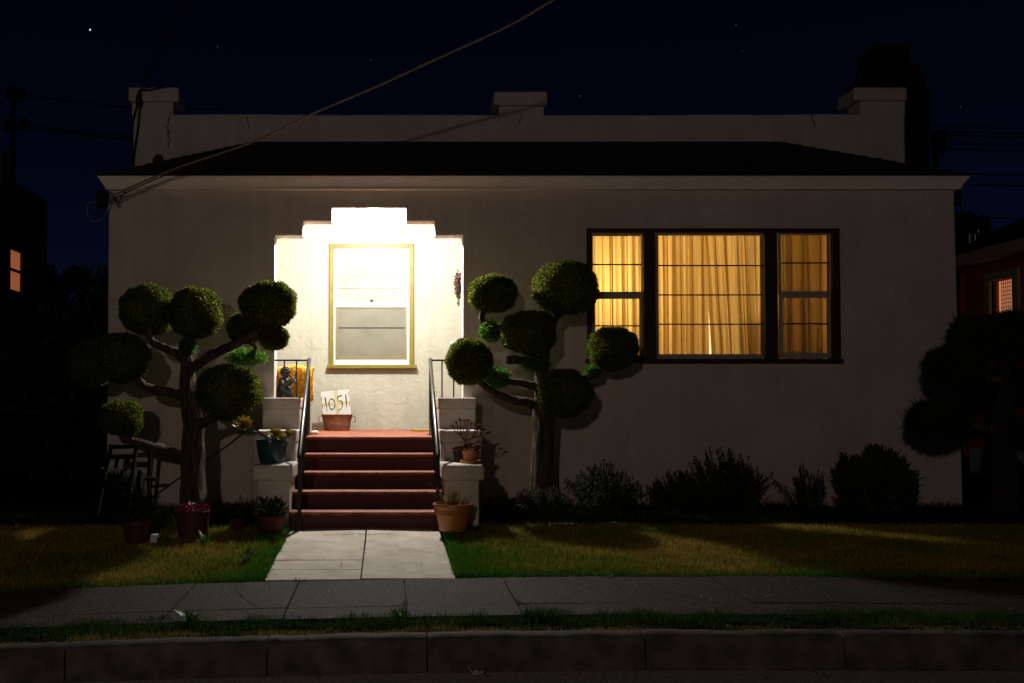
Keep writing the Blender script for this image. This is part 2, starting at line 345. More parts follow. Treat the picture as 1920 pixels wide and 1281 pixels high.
# path slabs
PY = [-3.545, -3.26, -2.95, -2.52, -1.755]
path = MB(); path.hexa([(-.85, -3.53, -.2), (.452, -3.53, -.2), (.42, -1.76, -.2), (-.855, -1.76, -.2)], [(-.85, -3.53, -.16), (.452, -3.53, -.16), (.42, -1.76, -.045), (-.855, -1.76, -.045)])
path = path.build('path', M['joint']); tag(path, kind='structure')
def zp(x, Y): return -.145 + (-.028 + .145) * (Y + 3.545) / 1.79 + g(x) * .3 * (-1.75 - Y) / 1.8
def px_l(Y): return -.848
def px_r(Y): return .452 - .03 * (Y + 3.545) / 1.79
for j in range(4):
    for s_ in range(2):
        y0, y1 = PY[j] + .003, PY[j + 1] - .003
        xm0 = -.195; mb = MB()
        xa0, xb0 = (px_l(y0), xm0 - .006) if s_ == 0 else (xm0 + .006, px_r(y0))
        xa1, xb1 = (px_l(y1), xm0 - .006) if s_ == 0 else (xm0 + .006, px_r(y1))
        a = [(xa0, y0), (xb0, y0), (xb1, y1), (xa1, y1)]; d_ = [rng.uniform(-.004, .004) for _ in a]
        if j == 3: d_[2 if s_ == 0 else 3] += .018
        mb.hexa([(x, y, zp(x, y) - .08) for x, y in a], [(x, y, zp(x, y) + q) for (x, y), q in zip(a, d_)])
        mb.build('slab', M['path'], path)

# ------------------------------------------------------------------ house
house = thing('house', (1.4, 0, 0), 'pale stucco bungalow with stepped porch opening and a lit picture window', 'house')
XL, XR = X(202, 0, 600), X(1793, 0, 600); ZE = Z(352, 0)
TP = [(515, 442), (568, 415), (623, 390), (761, 390), (815, 415), (868, 442)]
tx = [X(515, 0), X(568, 0), X(623, 0), X(761, 0), X(815, 0), X(868, 0)]
tz = [Z(442, 0), Z(415, 0), Z(390, 0)]
# picture window hole
WX0, WX1, WZ0, WZ1 = X(1106, 0), X(1576, 0), Z(674, 0), Z(434, 0)
gx = sorted([XL, *tx, WX0, WX1, XR]); gz = sorted([-.15, WZ0, WZ1, *tz, ZE, .0])
def hole(x, z):
    if tx[0] < x < tx[5] and z < tz[0]: return True
    if tx[1] < x < tx[4] and z < tz[1]: return True
    if tx[2] < x < tx[3] and z < tz[2]: return True
    return WX0 < x < WX1 and WZ0 < z < WZ1
def lean(x, z): return max(0, x - 1.0) * .0028 * (3.2 - z)
def grid_wall(mb, gx, gz, y0, y1, hole, lean=lambda x, z: 0):
    solid = lambda i, j: 0 <= i < len(gx) - 1 and 0 <= j < len(gz) - 1 and not hole((gx[i] + gx[i + 1]) / 2, (gz[j] + gz[j + 1]) / 2)
    p = lambda i, j, y: (gx[i] + lean(gx[i], gz[j]), y, gz[j])
    for i in range(len(gx) - 1):
        for j in range(len(gz) - 1):
            if not solid(i, j): continue
            mb.add([p(i, j, y0), p(i + 1, j, y0), p(i + 1, j + 1, y0), p(i, j + 1, y0)], [(0, 1, 2, 3)])
            mb.add([p(i, j, y1), p(i + 1, j, y1), p(i + 1, j + 1, y1), p(i, j + 1, y1)], [(3, 2, 1, 0)])
            if not solid(i - 1, j): mb.add([p(i, j, y1), p(i, j, y0), p(i, j + 1, y0), p(i, j + 1, y1)], [(0, 1, 2, 3)])
            if not solid(i + 1, j): mb.add([p(i + 1, j, y0), p(i + 1, j, y1), p(i + 1, j + 1, y1), p(i + 1, j + 1, y0)], [(0, 1, 2, 3)])
            if not solid(i, j - 1): mb.add([p(i, j, y1), p(i + 1, j, y1), p(i + 1, j, y0), p(i, j, y0)], [(0, 1, 2, 3)])
            if not solid(i, j + 1): mb.add([p(i, j + 1, y0), p(i + 1, j + 1, y0), p(i + 1, j + 1, y1), p(i, j + 1, y1)], [(0, 1, 2, 3)])
mb = MB(); grid_wall(mb, gx, gz, 0, .2, hole, lean)
me = bpy.data.meshes.new('facade_wall'); bm = bmesh.new()
vs = [bm.verts.new(v) for v in mb.v]; [bm.faces.new([vs[i] for i in f]) for f in mb.f]
bmesh.ops.remove_doubles(bm, verts=bm.verts, dist=1e-5); bm.to_mesh(me); bm.free(); me.materials.append(M['stucco'])
fw = link('facade_wall', me, house); b_ = fw.modifiers.new('bevel', 'BEVEL'); b_.width = .014; b_.segments = 3; b_.limit_method = 'ANGLE'; b_.angle_limit = R(50)
mb = MB(); mb.box(XL + .002, XL + .2, .2, 9, -.1, ZE); mb.box(XR - .1, XR + .05, .2, 9, -.1, ZE); mb.box(XL + .2, XR - .1, 8.8, 9, -.1, ZE); mb.box(XL + .004, XL + .2, 1.52, 9, ZE, 4.1); mb.box(XR - .1, XR + .048, 1.52, 9, ZE, 4.1); mb.box(XL + .2, XR - .1, 8.8, 8.998, ZE, 4.1); mb.box(XL + .01, XR + .03, 1.52, 8.99, 4.103, 4.2)
mb.build('side_wall', M['stucco'], house)

# parapet
PYy = 1.3
mb = MB()
pz = Z(213, PYy); plx, prx = X(246, PYy, 240), X(1698, PYy, 240); pb = Z(345, PYy)
N_ = 40
prof = []
for k in range(N_ + 1):
    x = plx + (prx - plx) * k / N_; prof.append((x, pz + .012 * noise.noise((x * .9, 3, 0)) - .010 * math.sin((x - plx) / (prx - plx) * math.pi)))
for k in range(N_):
    (xa, za), (xb, zb) = prof[k], prof[k + 1]
    mb.hexa([(xa, PYy, pb), (xb, PYy, pb), (xb, PYy + .2, pb), (xa, PYy + .2, pb)], [(xa, PYy, za), (xb, PYy, zb), (xb, PYy + .2, zb), (xa, PYy + .2, za)])
me = bpy.data.meshes.new('parapet_wall'); bm = bmesh.new(); vs = [bm.verts.new(v) for v in mb.v]; [bm.faces.new([vs[i] for i in f]) for f in mb.f]
bmesh.ops.remove_doubles(bm, verts=bm.verts, dist=1e-4)
dup = {}
for f in bm.faces: dup.setdefault(frozenset(v.index for v in f.verts), []).append(f)
bm.verts.index_update()
dup = {}
for f in bm.faces: dup.setdefault(frozenset(v.index for v in f.verts), []).append(f)
bmesh.ops.delete(bm, geom=[f for l in dup.values() if len(l) > 1 for f in l], context='FACES_ONLY')
bm.to_mesh(me); bm.free(); me.materials.append(M['stucco'])
pw = link('parapet_wall', me, house); b_ = pw.modifiers.new('bevel', 'BEVEL'); b_.width = .03; b_.segments = 3; b_.limit_method = 'ANGLE'; b_.angle_limit = R(60)
for (a, b, c0, c1, yc0, yc1) in ((247, 325, 240, 335, 163, 190), (936, 1020, 926, 1027, 171, 197), (1613, 1697, 1602, 1702, 163, 188)):
    mb = MB(); mb.box(X(a, PYy, 200), X(b, PYy, 200), PYy - .006, PYy + .34, pz - .03, Z(yc1, PYy)); mb.build('parapet_pier', M['stucco'], house, bevel=.012)
    mb = MB(); mb.box(X(c0, PYy - .06, 180), X(c1, PYy - .06, 180), PYy - .06, PYy + .40, Z(yc1, PYy - .06), Z(yc0, PYy - .06)); mb.build('parapet_cap', M['stucco'], house, bevel=.025, seg=3)
def crack(pts, Y, wdt=.006):
    mb = MB(); P = [W(px, py, Y) for px, py in pts]; Q = []
    for i in range(len(P) - 1):
        for k in range(4):
            t = k / 4; p = P[i].lerp(P[i + 1], t); p.x += rng.uniform(-.012, .012); p.z += rng.uniform(-.006, .006); Q.append(p)
    Q.append(P[-1])
    for i in range(len(Q) - 1):
        a = wdt * rng.uniform(.4, 1.2); b = wdt * rng.uniform(.4, 1.2)
        mb.add([Q[i] + Vector((-a, 0, 0)), Q[i] + Vector((a, 0, 0)), Q[i + 1] + Vector((b, 0, 0)), Q[i + 1] + Vector((-b, 0, 0)), (Q[i] + Q[i + 1]) / 2 + Vector((0, .004, 0))], [(0, 1, 2, 3), (0, 4, 1), (2, 4, 3)])
    mb.build('crack', M['crack'], house)
crack([(320, 210), (313, 240), (318, 262), (314, 278)], PYy - .012); crack([(309, 280), (304, 297)], PYy - .004, .004)
crack([(463, 218), (467, 245)], PYy - .004, .004); crack([(1524, 215), (1527, 238)], PYy - .004); crack([(935, 222), (934, 232)], PYy - .008, .004); crack([(978, 215), (974, 232)], PYy - .012, .004)
crack([(640, 275), (641, 268)], PYy - .004, .004)

# cornice: flared board, wider at the top
ct, cb = Z(330, -.13), Z(355, -.02)
def cornice(z0, z1, p0, p1, q0, q1, name, m):
    mb = MB(); ring = []
    for z, p, q in ((z0, p0, q0), (z1, p1, q1)): ring.append([(XL - q, -p, z), (XR + .01 + q, -p, z), (XR + .01 + q, 1.2, z), (XL - q, 1.2, z)])
    mb.hexa(ring[0], ring[1]); return mb.build(name, m, house)
cornice(cb, ct, .075, .13, .01, .085, 'cornice', M['trim'])
cornice(cb - .012, cb - .002, .085, .085, .014, .014, 'cornice_bead', M['trim'])
# hip roof skirt in stepped shingle courses
roof = []
NC = 14; yE, zE = -.14, ct + .004; yT, zT = PYy - .003, Z(266, PYy); xl0, xr0 = XL - .09, XR + .10; run = yT - yE
mb = MB()
for k in range(NC):
    t0, t1 = k / NC, (k + 1) / NC
    y0, y1 = yE + run * t0, yE + run * t1; z0 = zE + (zT - zE) * t0 + .012; z1 = zE + (zT - zE) * t1 + .002
    xa0, xb0, xa1, xb1 = xl0 + run * t0, xr0 - run * t0, xl0 + run * t1, xr0 - run * t1
    nseg = 46; pts0 = []; pts1 = []
    for i in range(nseg + 1):
        u = i / nseg; j = .006 * (rng.random() - .5)
        pts0.append((xa0 + (xb0 - xa0) * u, y0 + j, z0 + .004 * rng.random())); pts1.append((xa1 + (xb1 - xa1) * u, y1, z1))
    low = [(p[0], p[1], p[2] - .016) for p in pts0]
    b0 = len(mb.v); mb.v += pts0 + pts1 + low; n1 = nseg + 1
    for i in range(nseg): mb.f.append((b0 + i, b0 + i + 1, b0 + n1 + i + 1, b0 + n1 + i)); mb.f.append((b0 + 2 * n1 + i, b0 + 2 * n1 + i + 1, b0 + i + 1, b0 + i))
for sx, xe in ((1, xl0), (-1, xr0)):
    mb.add([(xe, yE, zE), (xe + sx * run, yT, zT), (xe + sx * run, yT + .0, zT), (xe, yT + .25, zE)], [(0, 1, 2, 3) if sx < 0 else (3, 2, 1, 0)])
mb.build('roof', M['shingle'], house)
# chimney: brick core with single bricks
chim = thing('chimney', (6.3, 1.95, 3.3), 'dark stepped brick chimney rising behind the right end of the parapet', 'chimney')
cy0 = 1.62
def cz(py): return Z(py, cy0)
steps = [(3.2, cz(165), X(1652, cy0, 240), X(1744, cy0, 240)), (cz(165), cz(140), X(1633, cy0), X(1744, cy0)), (cz(140), cz(117), X(1650, cy0), X(1737, cy0)), (cz(117), cz(80), X(1655, cy0), X(1716, cy0))]
mb = MB()
for z0, z1, x0, x1 in steps: mb.box(x0 + .012, x1 - .012, cy0 + .012, cy0 + .58, z0, z1 - .008)
mb.build('core', M['mortar'], chim)
bm_cache = {}
def brick(x0, x1, y0, y1, z0, z1):
    k = (round(x1 - x0, 3), round(y1 - y0, 3), round(z1 - z0, 3))
    if k not in bm_cache:
        q = MB(); q.box(0, k[0], 0, k[1], 0, k[2]); me = bpy.data.meshes.new('brick'); me.from_pydata(q.v, [], q.f); me.materials.append(M['brick']); bm_cache[k] = me
    o = bpy.data.objects.new('brick', bm_cache[k]); COL.objects.link(o); o.parent = chim
    o.matrix_parent_inverse = Matrix.Translation(-Vector(chim.location)); o.location = (x0, y0, z0)
for z0, z1, x0, x1 in steps:
    zb = max(z0, 3.55); nc = max(1, round((z1 - zb) / .082)); h = (z1 - zb) / nc
    for c in range(nc):
        off = .11 if c % 2 else 0; x = x0 - off
        while x < x1 - .02:
            a, b = max(x, x0), min(x + .22, x1)
            if b - a > .03: brick(a + .005, b - .005, cy0 - rng.uniform(0, .006), cy0 + .02, zb + c * h + .005, zb + (c + 1) * h - .005)
            x += .22
        if z0 > 3.5:
            for q in range(2): brick(x0 - .006, x0 + .014, cy0 + .03 + q * .26 + off * .3, cy0 + .28 + q * .26, zb + c * h + .005, zb + (c + 1) * h - .005)

# porch interior
YB = 2.0; ZC = 3.42; LZ = .735
ox0, ox1 = -1.75, 1.12
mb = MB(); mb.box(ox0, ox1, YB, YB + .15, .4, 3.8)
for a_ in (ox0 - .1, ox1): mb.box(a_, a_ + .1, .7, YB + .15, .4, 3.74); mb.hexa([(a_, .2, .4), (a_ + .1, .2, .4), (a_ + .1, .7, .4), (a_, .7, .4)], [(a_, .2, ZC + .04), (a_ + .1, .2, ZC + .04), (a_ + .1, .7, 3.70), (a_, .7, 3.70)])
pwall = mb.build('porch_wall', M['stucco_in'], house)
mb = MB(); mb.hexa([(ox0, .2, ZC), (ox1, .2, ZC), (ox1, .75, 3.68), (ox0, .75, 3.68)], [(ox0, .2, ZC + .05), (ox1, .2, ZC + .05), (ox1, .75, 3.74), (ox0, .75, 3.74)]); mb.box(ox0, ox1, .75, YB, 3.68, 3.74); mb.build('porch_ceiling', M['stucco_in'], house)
# porch lamp
lx, ly, lz = X(700, .33, 400), .33, 3.285
lamp = thing('porch_lamp', (lx, ly, ZC), 'glowing round glass porch lamp on the ceiling just behind the stepped opening', 'lamp')
mb = MB(); mb.lathe([(.07, .20), (.07, .175), (.02, .16), (.02, -.02), (.095, -.034)], (lx, ly, lz)); mb.build('base', M['metal'], lamp, smooth=True)
mb = MB(); mb.lathe([(.088, -.036), (.11, -.06), (.115, -.09), (.10, -.125), (.065, -.15), (.02, -.162)], (lx, ly, lz), n=20); mb.build('globe', M['globe'], lamp, smooth=True)
point('porch_light', (lx, ly, lz - .215), PORCH_W, (1.0, .98, .93), .05)

# ------------------------------------------------------------------ windows
def frame_px(mb, a, b, t, u, wl, wr, wt, wb, y0, y1):   # rectangular frame seen at pixels a..b, t..u with border widths
    x0, x1 = X(a, y0, (t + u) / 2), X(b, y0, (t + u) / 2); z1, z0 = Z(t, y0), Z(u, y0); s = 1 / S(y0)
    mb.box(x0, x0 + wl * s, y0, y1, z0, z1); mb.box(x1 - wr * s, x1, y0, y1, z0, z1)
    mb.box(x0 + wl * s, x1 - wr * s, y0 + .001, y1, z1 - wt * s, z1); mb.box(x0 + wl * s, x1 - wr * s, y0 + .001, y1, z0, z0 + wb * s)
# porch window
pwn = MB(); frame_px(pwn, 617, 776, 457, 688, 9, 9, 9, 3, YB - .03, YB + .02)
pwin = pwn.build('porch_window', M['olive'], house, bevel=.004)
mb = MB(); mb.pxbox(613, 781, 684, 691, YB - .075, YB + .01); mb.build('sill', M['olive'], pwin, bevel=.006)
mb = MB(); frame_px(mb, 625.5, 768, 466.5, 572, 5, 6, 3, 5, YB - .022, YB + .02); mb.build('upper_sash', M['white'], pwin, bevel=.003)
mb = MB(); frame_px(mb, 625.5, 768, 572, 684, 3, 5, 3, 9, YB - .028, YB + .02); mb.build('lower_sash', M['white'], pwin, bevel=.003)
mb = MB(); frame_px(mb, 629, 763, 574, 675, 5, 4, 4, 8, YB - .022, YB + .0); mb.build('screen_frame', mat('grey_aluminium', (.13, .115, .06), rough=.4, spec=.5), pwin)
mb = MB(); mb.pxbox(633, 760, 577, 668, YB - .012, YB - .008); mb.build('insect_screen', M['screen'], pwin)
for y_ in (614,): mb = MB(); mb.pxbox(634, 759, y_, y_ + 1.6, YB - .018, YB - .012); mb.build('muntin', M['ink'], pwin)
mb = MB(); mb.pxbox(631, 762, 469, 567, YB + .003, YB + .006); mb.build('roller_blind', M['blind'], pwin)
for y_, h_ in ((481.5, 1.0), (517, 1.2), (540, 1.0)): mb = MB(); mb.pxbox(631, 762, y_, y_ + h_, YB - .006, YB + .003); mb.build('blind_seam', M['blind'], pwin)
mb = MB(); mb.pxbox(631, 762, 470, 480, YB - .004, YB + .003); mb.build('blind_valance', mat('blind_valance', (.42, .42, .30), rough=.8), pwin)
mb = MB(); mb.pxbox(694, 700, 562, 564, YB - .03, YB - .02); mb.build('sash_lock', M['ink'], pwin)
mb = MB(); mb.pxbox(631, 762, 469, 567, YB - .012, YB - .009); mb.build('pane', M['glass'], pwin)

# picture window (three lights)
mb = MB(); y0, y1 = -.025, .12
frame_px(mb, 1101, 1576, 428, 674, 9, 14, 8, 1, y0, y1)
for a, b in ((1209, 1231), (1437, 1461)): mb.box(X(a, y0), X(b, y0), y0 + .004, y1, Z(673, y0), Z(437, y0))
bigw = mb.build('picture_window', M['brownframe'], house, bevel=.004)
mb = MB(); mb.pxbox(1100, 1583, 673, 681, -.07, .06); mb.build('sill', M['brownframe'], bigw, bevel=.006)
YS = .02
def sash(a, b, t, u, wl, wr, wt, wb, y=YS): mb = MB(); frame_px(mb, a, b, t, u, wl, wr, wt, wb, y, y + .045); return mb.build('sash', M['greysash'], bigw, bevel=.003)
def munt(a, b, y_, y=YS): mb = MB(); mb.pxbox(a, b, y_ - 1.1, y_ + 1.1, y + .012, y + .03); mb.build('muntin', M['ink'], bigw)
def pane(a, b, t, u, y=YS): mb = MB(); mb.pxbox(a, b, t, u, y + .032, y + .036); mb.build('pane', M['glass'], bigw)
sash(1109, 1209, 437, 553, 3, 5, 5, 6); munt(1112, 1204, 496); pane(1112, 1204, 442, 547)
sash(1110, 1209, 553, 673, 6, 9, 7, 8, YS + .015); munt(1116, 1200, 611, YS + .015); pane(1116, 1200, 560, 665, YS + .015)
sash(1231, 1437, 437, 673, 4, 5, 4, 9); [munt(1235, 1432, q) for q in (498, 553, 608)]; pane(1235, 1432, 441, 664)
sash(1461, 1562, 437, 551, 4, 5, 3, 5); munt(1465, 1557, 493); pane(1465, 1557, 440, 546)
sash(1463, 1564, 551, 671, 5, 11, 7, 9, YS + .015); munt(1468, 1553, 607, YS + .015); pane(1468, 1553, 558, 662, YS + .015)
# lit room
rx0, rx1, ry0, ry1, rz0, rz1 = 1.5, 5.3, .22, 3.4, .9, 3.2
mb = MB(); mb.box(rx0 - .1, rx1 + .1, ry1, ry1 + .1, rz0, rz1); mb.box(rx0 - .1, rx0, ry0, ry1, rz0, rz1); mb.box(rx1, rx1 + .1, ry0, ry1, rz0, rz1); mb.box(rx0 - .1, rx1 + .1, ry0, ry1 + .1, rz1, rz1 + .1)
mb.build('room_wall', M['room'], house)
mb = MB(); mb.box(rx0 - .1, rx1 + .1, ry0, ry1 + .1, rz0 - .1, rz0); mb.build('room_floor', M['furn'], house)
def curtain(name, label, a, b, Y, folds, seed, tilt0=0, tilt1=0, t=434, u=676, amp=.06):
    rr = random.Random(seed); x0, x1 = X(a, Y), X(b, Y); z1, z0 = Z(t, Y), Z(u, Y); nx, nz = 240, 14; V = []
    ph = [rr.uniform(0, 6.28) for _ in range(6)]; fr = [folds * q for q in (.33, .61, 1, 1.7, 3.3, .15)]; am = [.5, .7, 1, .6, .2, .7]
    for j in range(nz + 1):
        v = j / nz
        for i in range(nx + 1):
            q = i / nx; s = 0
            for k in range(6): s += am[k] * math.sin(2 * math.pi * fr[k] * q + ph[k] + .35 * v * math.sin(k * 2 + seed))
            s = s * .52
            x = x0 + (x1 - x0) * q + (1 - q) * tilt0 * v + q * tilt1 * v
            V.append((x + .012 * math.cos(2 * math.pi * fr[2] * q + ph[2]), Y + amp * s * (.55 + .45 * v), z1 + (z0 - z1) * v))
    mb = MB(); mb.v = V
    for j in range(nz):
        for i in range(nx): mb.f.append((j * (nx + 1) + i, (j + 1) * (nx + 1) + i, (j + 1) * (nx + 1) + i + 1, j * (nx + 1) + i + 1))
    return tag(mb.build(name, M['curtain'], None, smooth=True), label, 'curtain', 'golden curtains of the picture window')
curtain('curtain', 'golden curtain drawn across the narrow left light of the picture window', 1098, 1224, .16, 7, 3)
curtain('curtain', 'golden curtain in the left half of the wide middle light', 1222, 1328, .17, 6, 5, 0, .0)
curtain('curtain', 'golden curtain in the right half of the wide middle light, beside the bright gap', 1322, 1444, .19, 6.5, 8, .088, 0)
curtain('curtain', 'golden curtain in the narrow right light of the picture window, shaded by furniture behind it', 1442, 1574, .16, 7, 12)
tl = thing('table_lamp', (2.35, .95, .9), 'lit table lamp behind the curtain of the left light of the picture window', 'lamp')
mb = MB(); mb.lathe([(.09, 0), (.09, .02), (.03, .05), (.04, .4), (.07, .62), (.02, .95), (.012, 1.0)], (2.35, .95, .9)); mb.build('lamp_base', M['furn'], tl, smooth=True)
mb = MB(); mb.tube([(2.35, .95, 1.86), (2.35, .95, 2.12)], [.17, .10], 24, cap=False); mb.build('lamp_shade', M['shade'], tl, smooth=True)
point('room_light', (2.25, .75, 2.25), ROOM_W * .55, (1.0, .80, .46), .06)
point('back_room_light', (3.5, 1.9, 2.5), ROOM_W * 1.1, (1.0, .78, .44), .08)
fx = W(1337, 600, 1.15).x
fl = thing('added_floor_lamp', (fx, 1.15, .9), 'glowing floor lamp added behind the gap between the curtains to brighten it', 'lamp')  # added lamp shape, its glowing shade brightens the curtain gap
mb = MB(); mb.lathe([(.13, 0), (.13, .02), (.015, .03), (.012, .55)], (fx, 1.15, .9)); mb.build('lamp_base', M['furn'], fl, smooth=True)
mb = MB(); mb.tube([(fx, 1.15, 1.46), (fx, 1.15, 2.22)], [.13, .12], 24, cap=False); mb.build('lamp_shade', M['shade'], fl, smooth=True)
cab = MB(); cab.box(3.98, 4.42, .55, .95, .9, 2.95); cab = cab.build('cabinet', M['furn'], None, bevel=.01); tag(cab, 'tall dark cabinet standing behind the curtain of the right light', 'cabinet')
cab2 = MB(); cab2.box(4.45, 4.85, .5, .9, .9, 1.75); tag(cab2.build('sideboard', M['furn'], None, bevel=.01), 'low dark sideboard behind the bottom of the right light', 'sideboard')

# foundation vent
mb = MB(); mb.pxbox(1348, 1372, 866, 884, -.012, .05); vent = mb.build('vent', M['crack'], house)
mb = MB(); frame_px(mb, 1345, 1375, 863, 886, 3, 3, 3, 3, -.02, .02); mb.build('vent_frame', M['trim'], vent)
mb = MB(); kb = W(848, 643, YB - .01); mb.tube([kb + Vector((0, .02, 0)), kb, kb + Vector((0, -.02, 0)), kb + Vector((0, -.04, 0))], [.012, .012, .028, .02], 12); mb.build('doorbell', M['white'], house, smooth=True)

# ------------------------------------------------------------------ front steps, cheek blocks
RIS = (LZ + .03) / 5; TR = .28; SY = -1.75
st = thing('front_steps', (-.2, SY, -.03), 'flight of five red painted concrete steps up to the porch', 'steps')
for k in range(5):
    y0 = SY + TR * k; z1 = -.03 + RIS * (k + 1); y1 = YB if k == 4 else SY + TR * 4 + .02 + .001 * k
    hw0, hw1 = (-.865, .475)
    mb = MB(); mb.box(hw0, hw1, y0, (0.0 if k == 4 else y1), z1 - RIS - (.04 if k == 0 else 0), z1 - .03)
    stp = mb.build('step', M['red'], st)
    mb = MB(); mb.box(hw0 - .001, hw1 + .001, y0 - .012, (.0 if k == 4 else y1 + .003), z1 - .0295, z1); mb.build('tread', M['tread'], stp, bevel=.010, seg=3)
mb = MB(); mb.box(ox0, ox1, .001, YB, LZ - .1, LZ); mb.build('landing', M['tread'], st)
YU, YM, YP = -.62, -1.15, -1.78      # fronts of the upper, middle and lower block
def cheek(label, side, xi, xo, xci, xco, xpi, xpo):
    t = thing('stair_pier', ((xi + xo) / 2, YP, -.03), label, 'pier', 'stepped stucco piers flanking the front steps')
    a, b = min(xi, xo), max(xi, xo); ca, cbb = min(xci, xco), max(xci, xco); pa, pbb = min(xpi, xpo), max(xpi, xpo)
    zu = Z(746, YU); zm = Z(807, YM + .1); zc = Z(872, YP)
    mb = MB(); mb.box(a, b, YU - .008, .3 if side < 0 else -.002, zu - .105, zu); mb.build('upper_cap', M['stucco'], t, bevel=.014, seg=3)
    mb = MB(); mb.box(a + .006, b - .006, YU, -.003, .0, zu - .105); mb.build('upper_block', M['stucco'], t, bevel=.01)
    mb = MB(); mb.box(a - .012, b + .012, YM - .008, YU + .02, zm - .11, zm); mb.build('middle_cap', M['stucco'], t, bevel=.014, seg=3)
    mb = MB(); mb.box(a - .004, b + .004, YM, YU + .015, .0, zm - .11); mb.build('middle_block', M['stucco'], t, bevel=.01)
    mb = MB(); mb.box(ca, cbb, YP, YM + .03, zc - .135, zc); mb.build('lower_cap', M['stucco'], t, bevel=.028, seg=4)
    mb = MB(); mb.box(pa, pbb, YP + .03, YM + .025, -.2, zc - .135); mb.build('lower_block', M['stucco'], t, bevel=.012)
    return zu, zm, zc
zu, zm, zc = cheek('stepped stucco pier left of the red steps, with a blue pot on it', -1, X(563, YU), X(491, YU), X(548, YP), X(472, YP), X(543, YP + .03), X(482, YP + .03))
cheek('stepped stucco pier right of the red steps, with two small pots on it', 1, X(822, YU), X(893, YU), X(828, YP), X(909, YP), X(837, YP + .03), X(898, YP + .03))
# low walls closing the porch opening beside the steps
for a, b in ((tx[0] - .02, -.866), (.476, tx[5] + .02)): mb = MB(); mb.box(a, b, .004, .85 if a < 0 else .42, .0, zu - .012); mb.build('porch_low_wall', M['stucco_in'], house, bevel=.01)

# ------------------------------------------------------------------ railings
def railing(label, xs_top, xs_bot, jamb):
    yT_, yB_ = -.04, -1.80
    t = thing('stair_railing', (xs_bot, yB_, -.03), label, 'railing', 'black iron stair railings')
    zt, zb_ = Z(674, yT_), Z(852, yB_)
    mb = MB(); mb.box(xs_top - .014, xs_top + .014, yT_ - .014, yT_ + .014, LZ, zt); mb.box(xs_top - .035, xs_top + .035, yT_ - .035, yT_ + .035, LZ, LZ + .008); mb.build('post', M['black'], t)
    mb = MB(); mb.box(xs_bot - .016, xs_bot + .016, yB_ - .016, yB_ + .016, -.04, zb_); mb.box(xs_bot - .04, xs_bot + .04, yB_ - .04, yB_ + .04, -.04, -.022); mb.build('post', M['black'], t)
    A = Vector((xs_top, yT_ + .02, zt)); B = Vector((xs_bot, yB_ - .03, zb_)); mb = MB(); mb.tube([B + Vector((0, -.02, -.02)), B, A, A + Vector((0, .05, 0))], .019, 10); mb.build('handrail', M['black'], t, smooth=True)
    off = Vector((0, 0, -.62)); C, E = A + off, B + off + Vector((0, .03, 0)); wv = Vector((.013, 0, 0)); hv = Vector((0, .002, .007))
    C.z = max(C.z, LZ + .06)
    mb = MB(); mb.hexa([E - wv - hv, E + wv - hv, C + wv - hv, C - wv - hv], [E - wv + hv, E + wv + hv, C + wv + hv, C - wv + hv]); mb.build('bottom_rail', M['black'], t)
    nb = 12
    for k in range(1, nb):
        u = k / nb; p, q = B.lerp(A, u), E.lerp(C, u); mb = MB(); pts = []; m_ = 10
        for i in range(m_ + 1):
            s = i / m_; c = q.lerp(p, s); a = s * 6.0
            pts.append(c + Vector((.004 * math.cos(a), .004 * math.sin(a), 0)))
        mb.tube(pts, .0075, 4); mb.build('baluster', M['black'], t)
    x0, x1 = min(xs_top, jamb), max(xs_top, jamb)
    mb = MB(); mb.box(x0, x1, yT_ - .02, yT_ + .02, zt - .018, zt - .002); mb.build('side_rail', M['black'], t)
    for u in (.36, .72):
        x = xs_top + (jamb - xs_top) * u; mb = MB(); mb.box(x - .007, x + .007, yT_ - .007, yT_ + .007, zu, zt - .018); mb.build('baluster', M['black'], t)
railing('black iron railing down the left side of the red steps', X(579, -.04), X(562, -1.80), tx[0] + .005)
railing('black iron railing down the right side of the red steps', X(807, -.04), X(821, -1.80), tx[5] - .005)

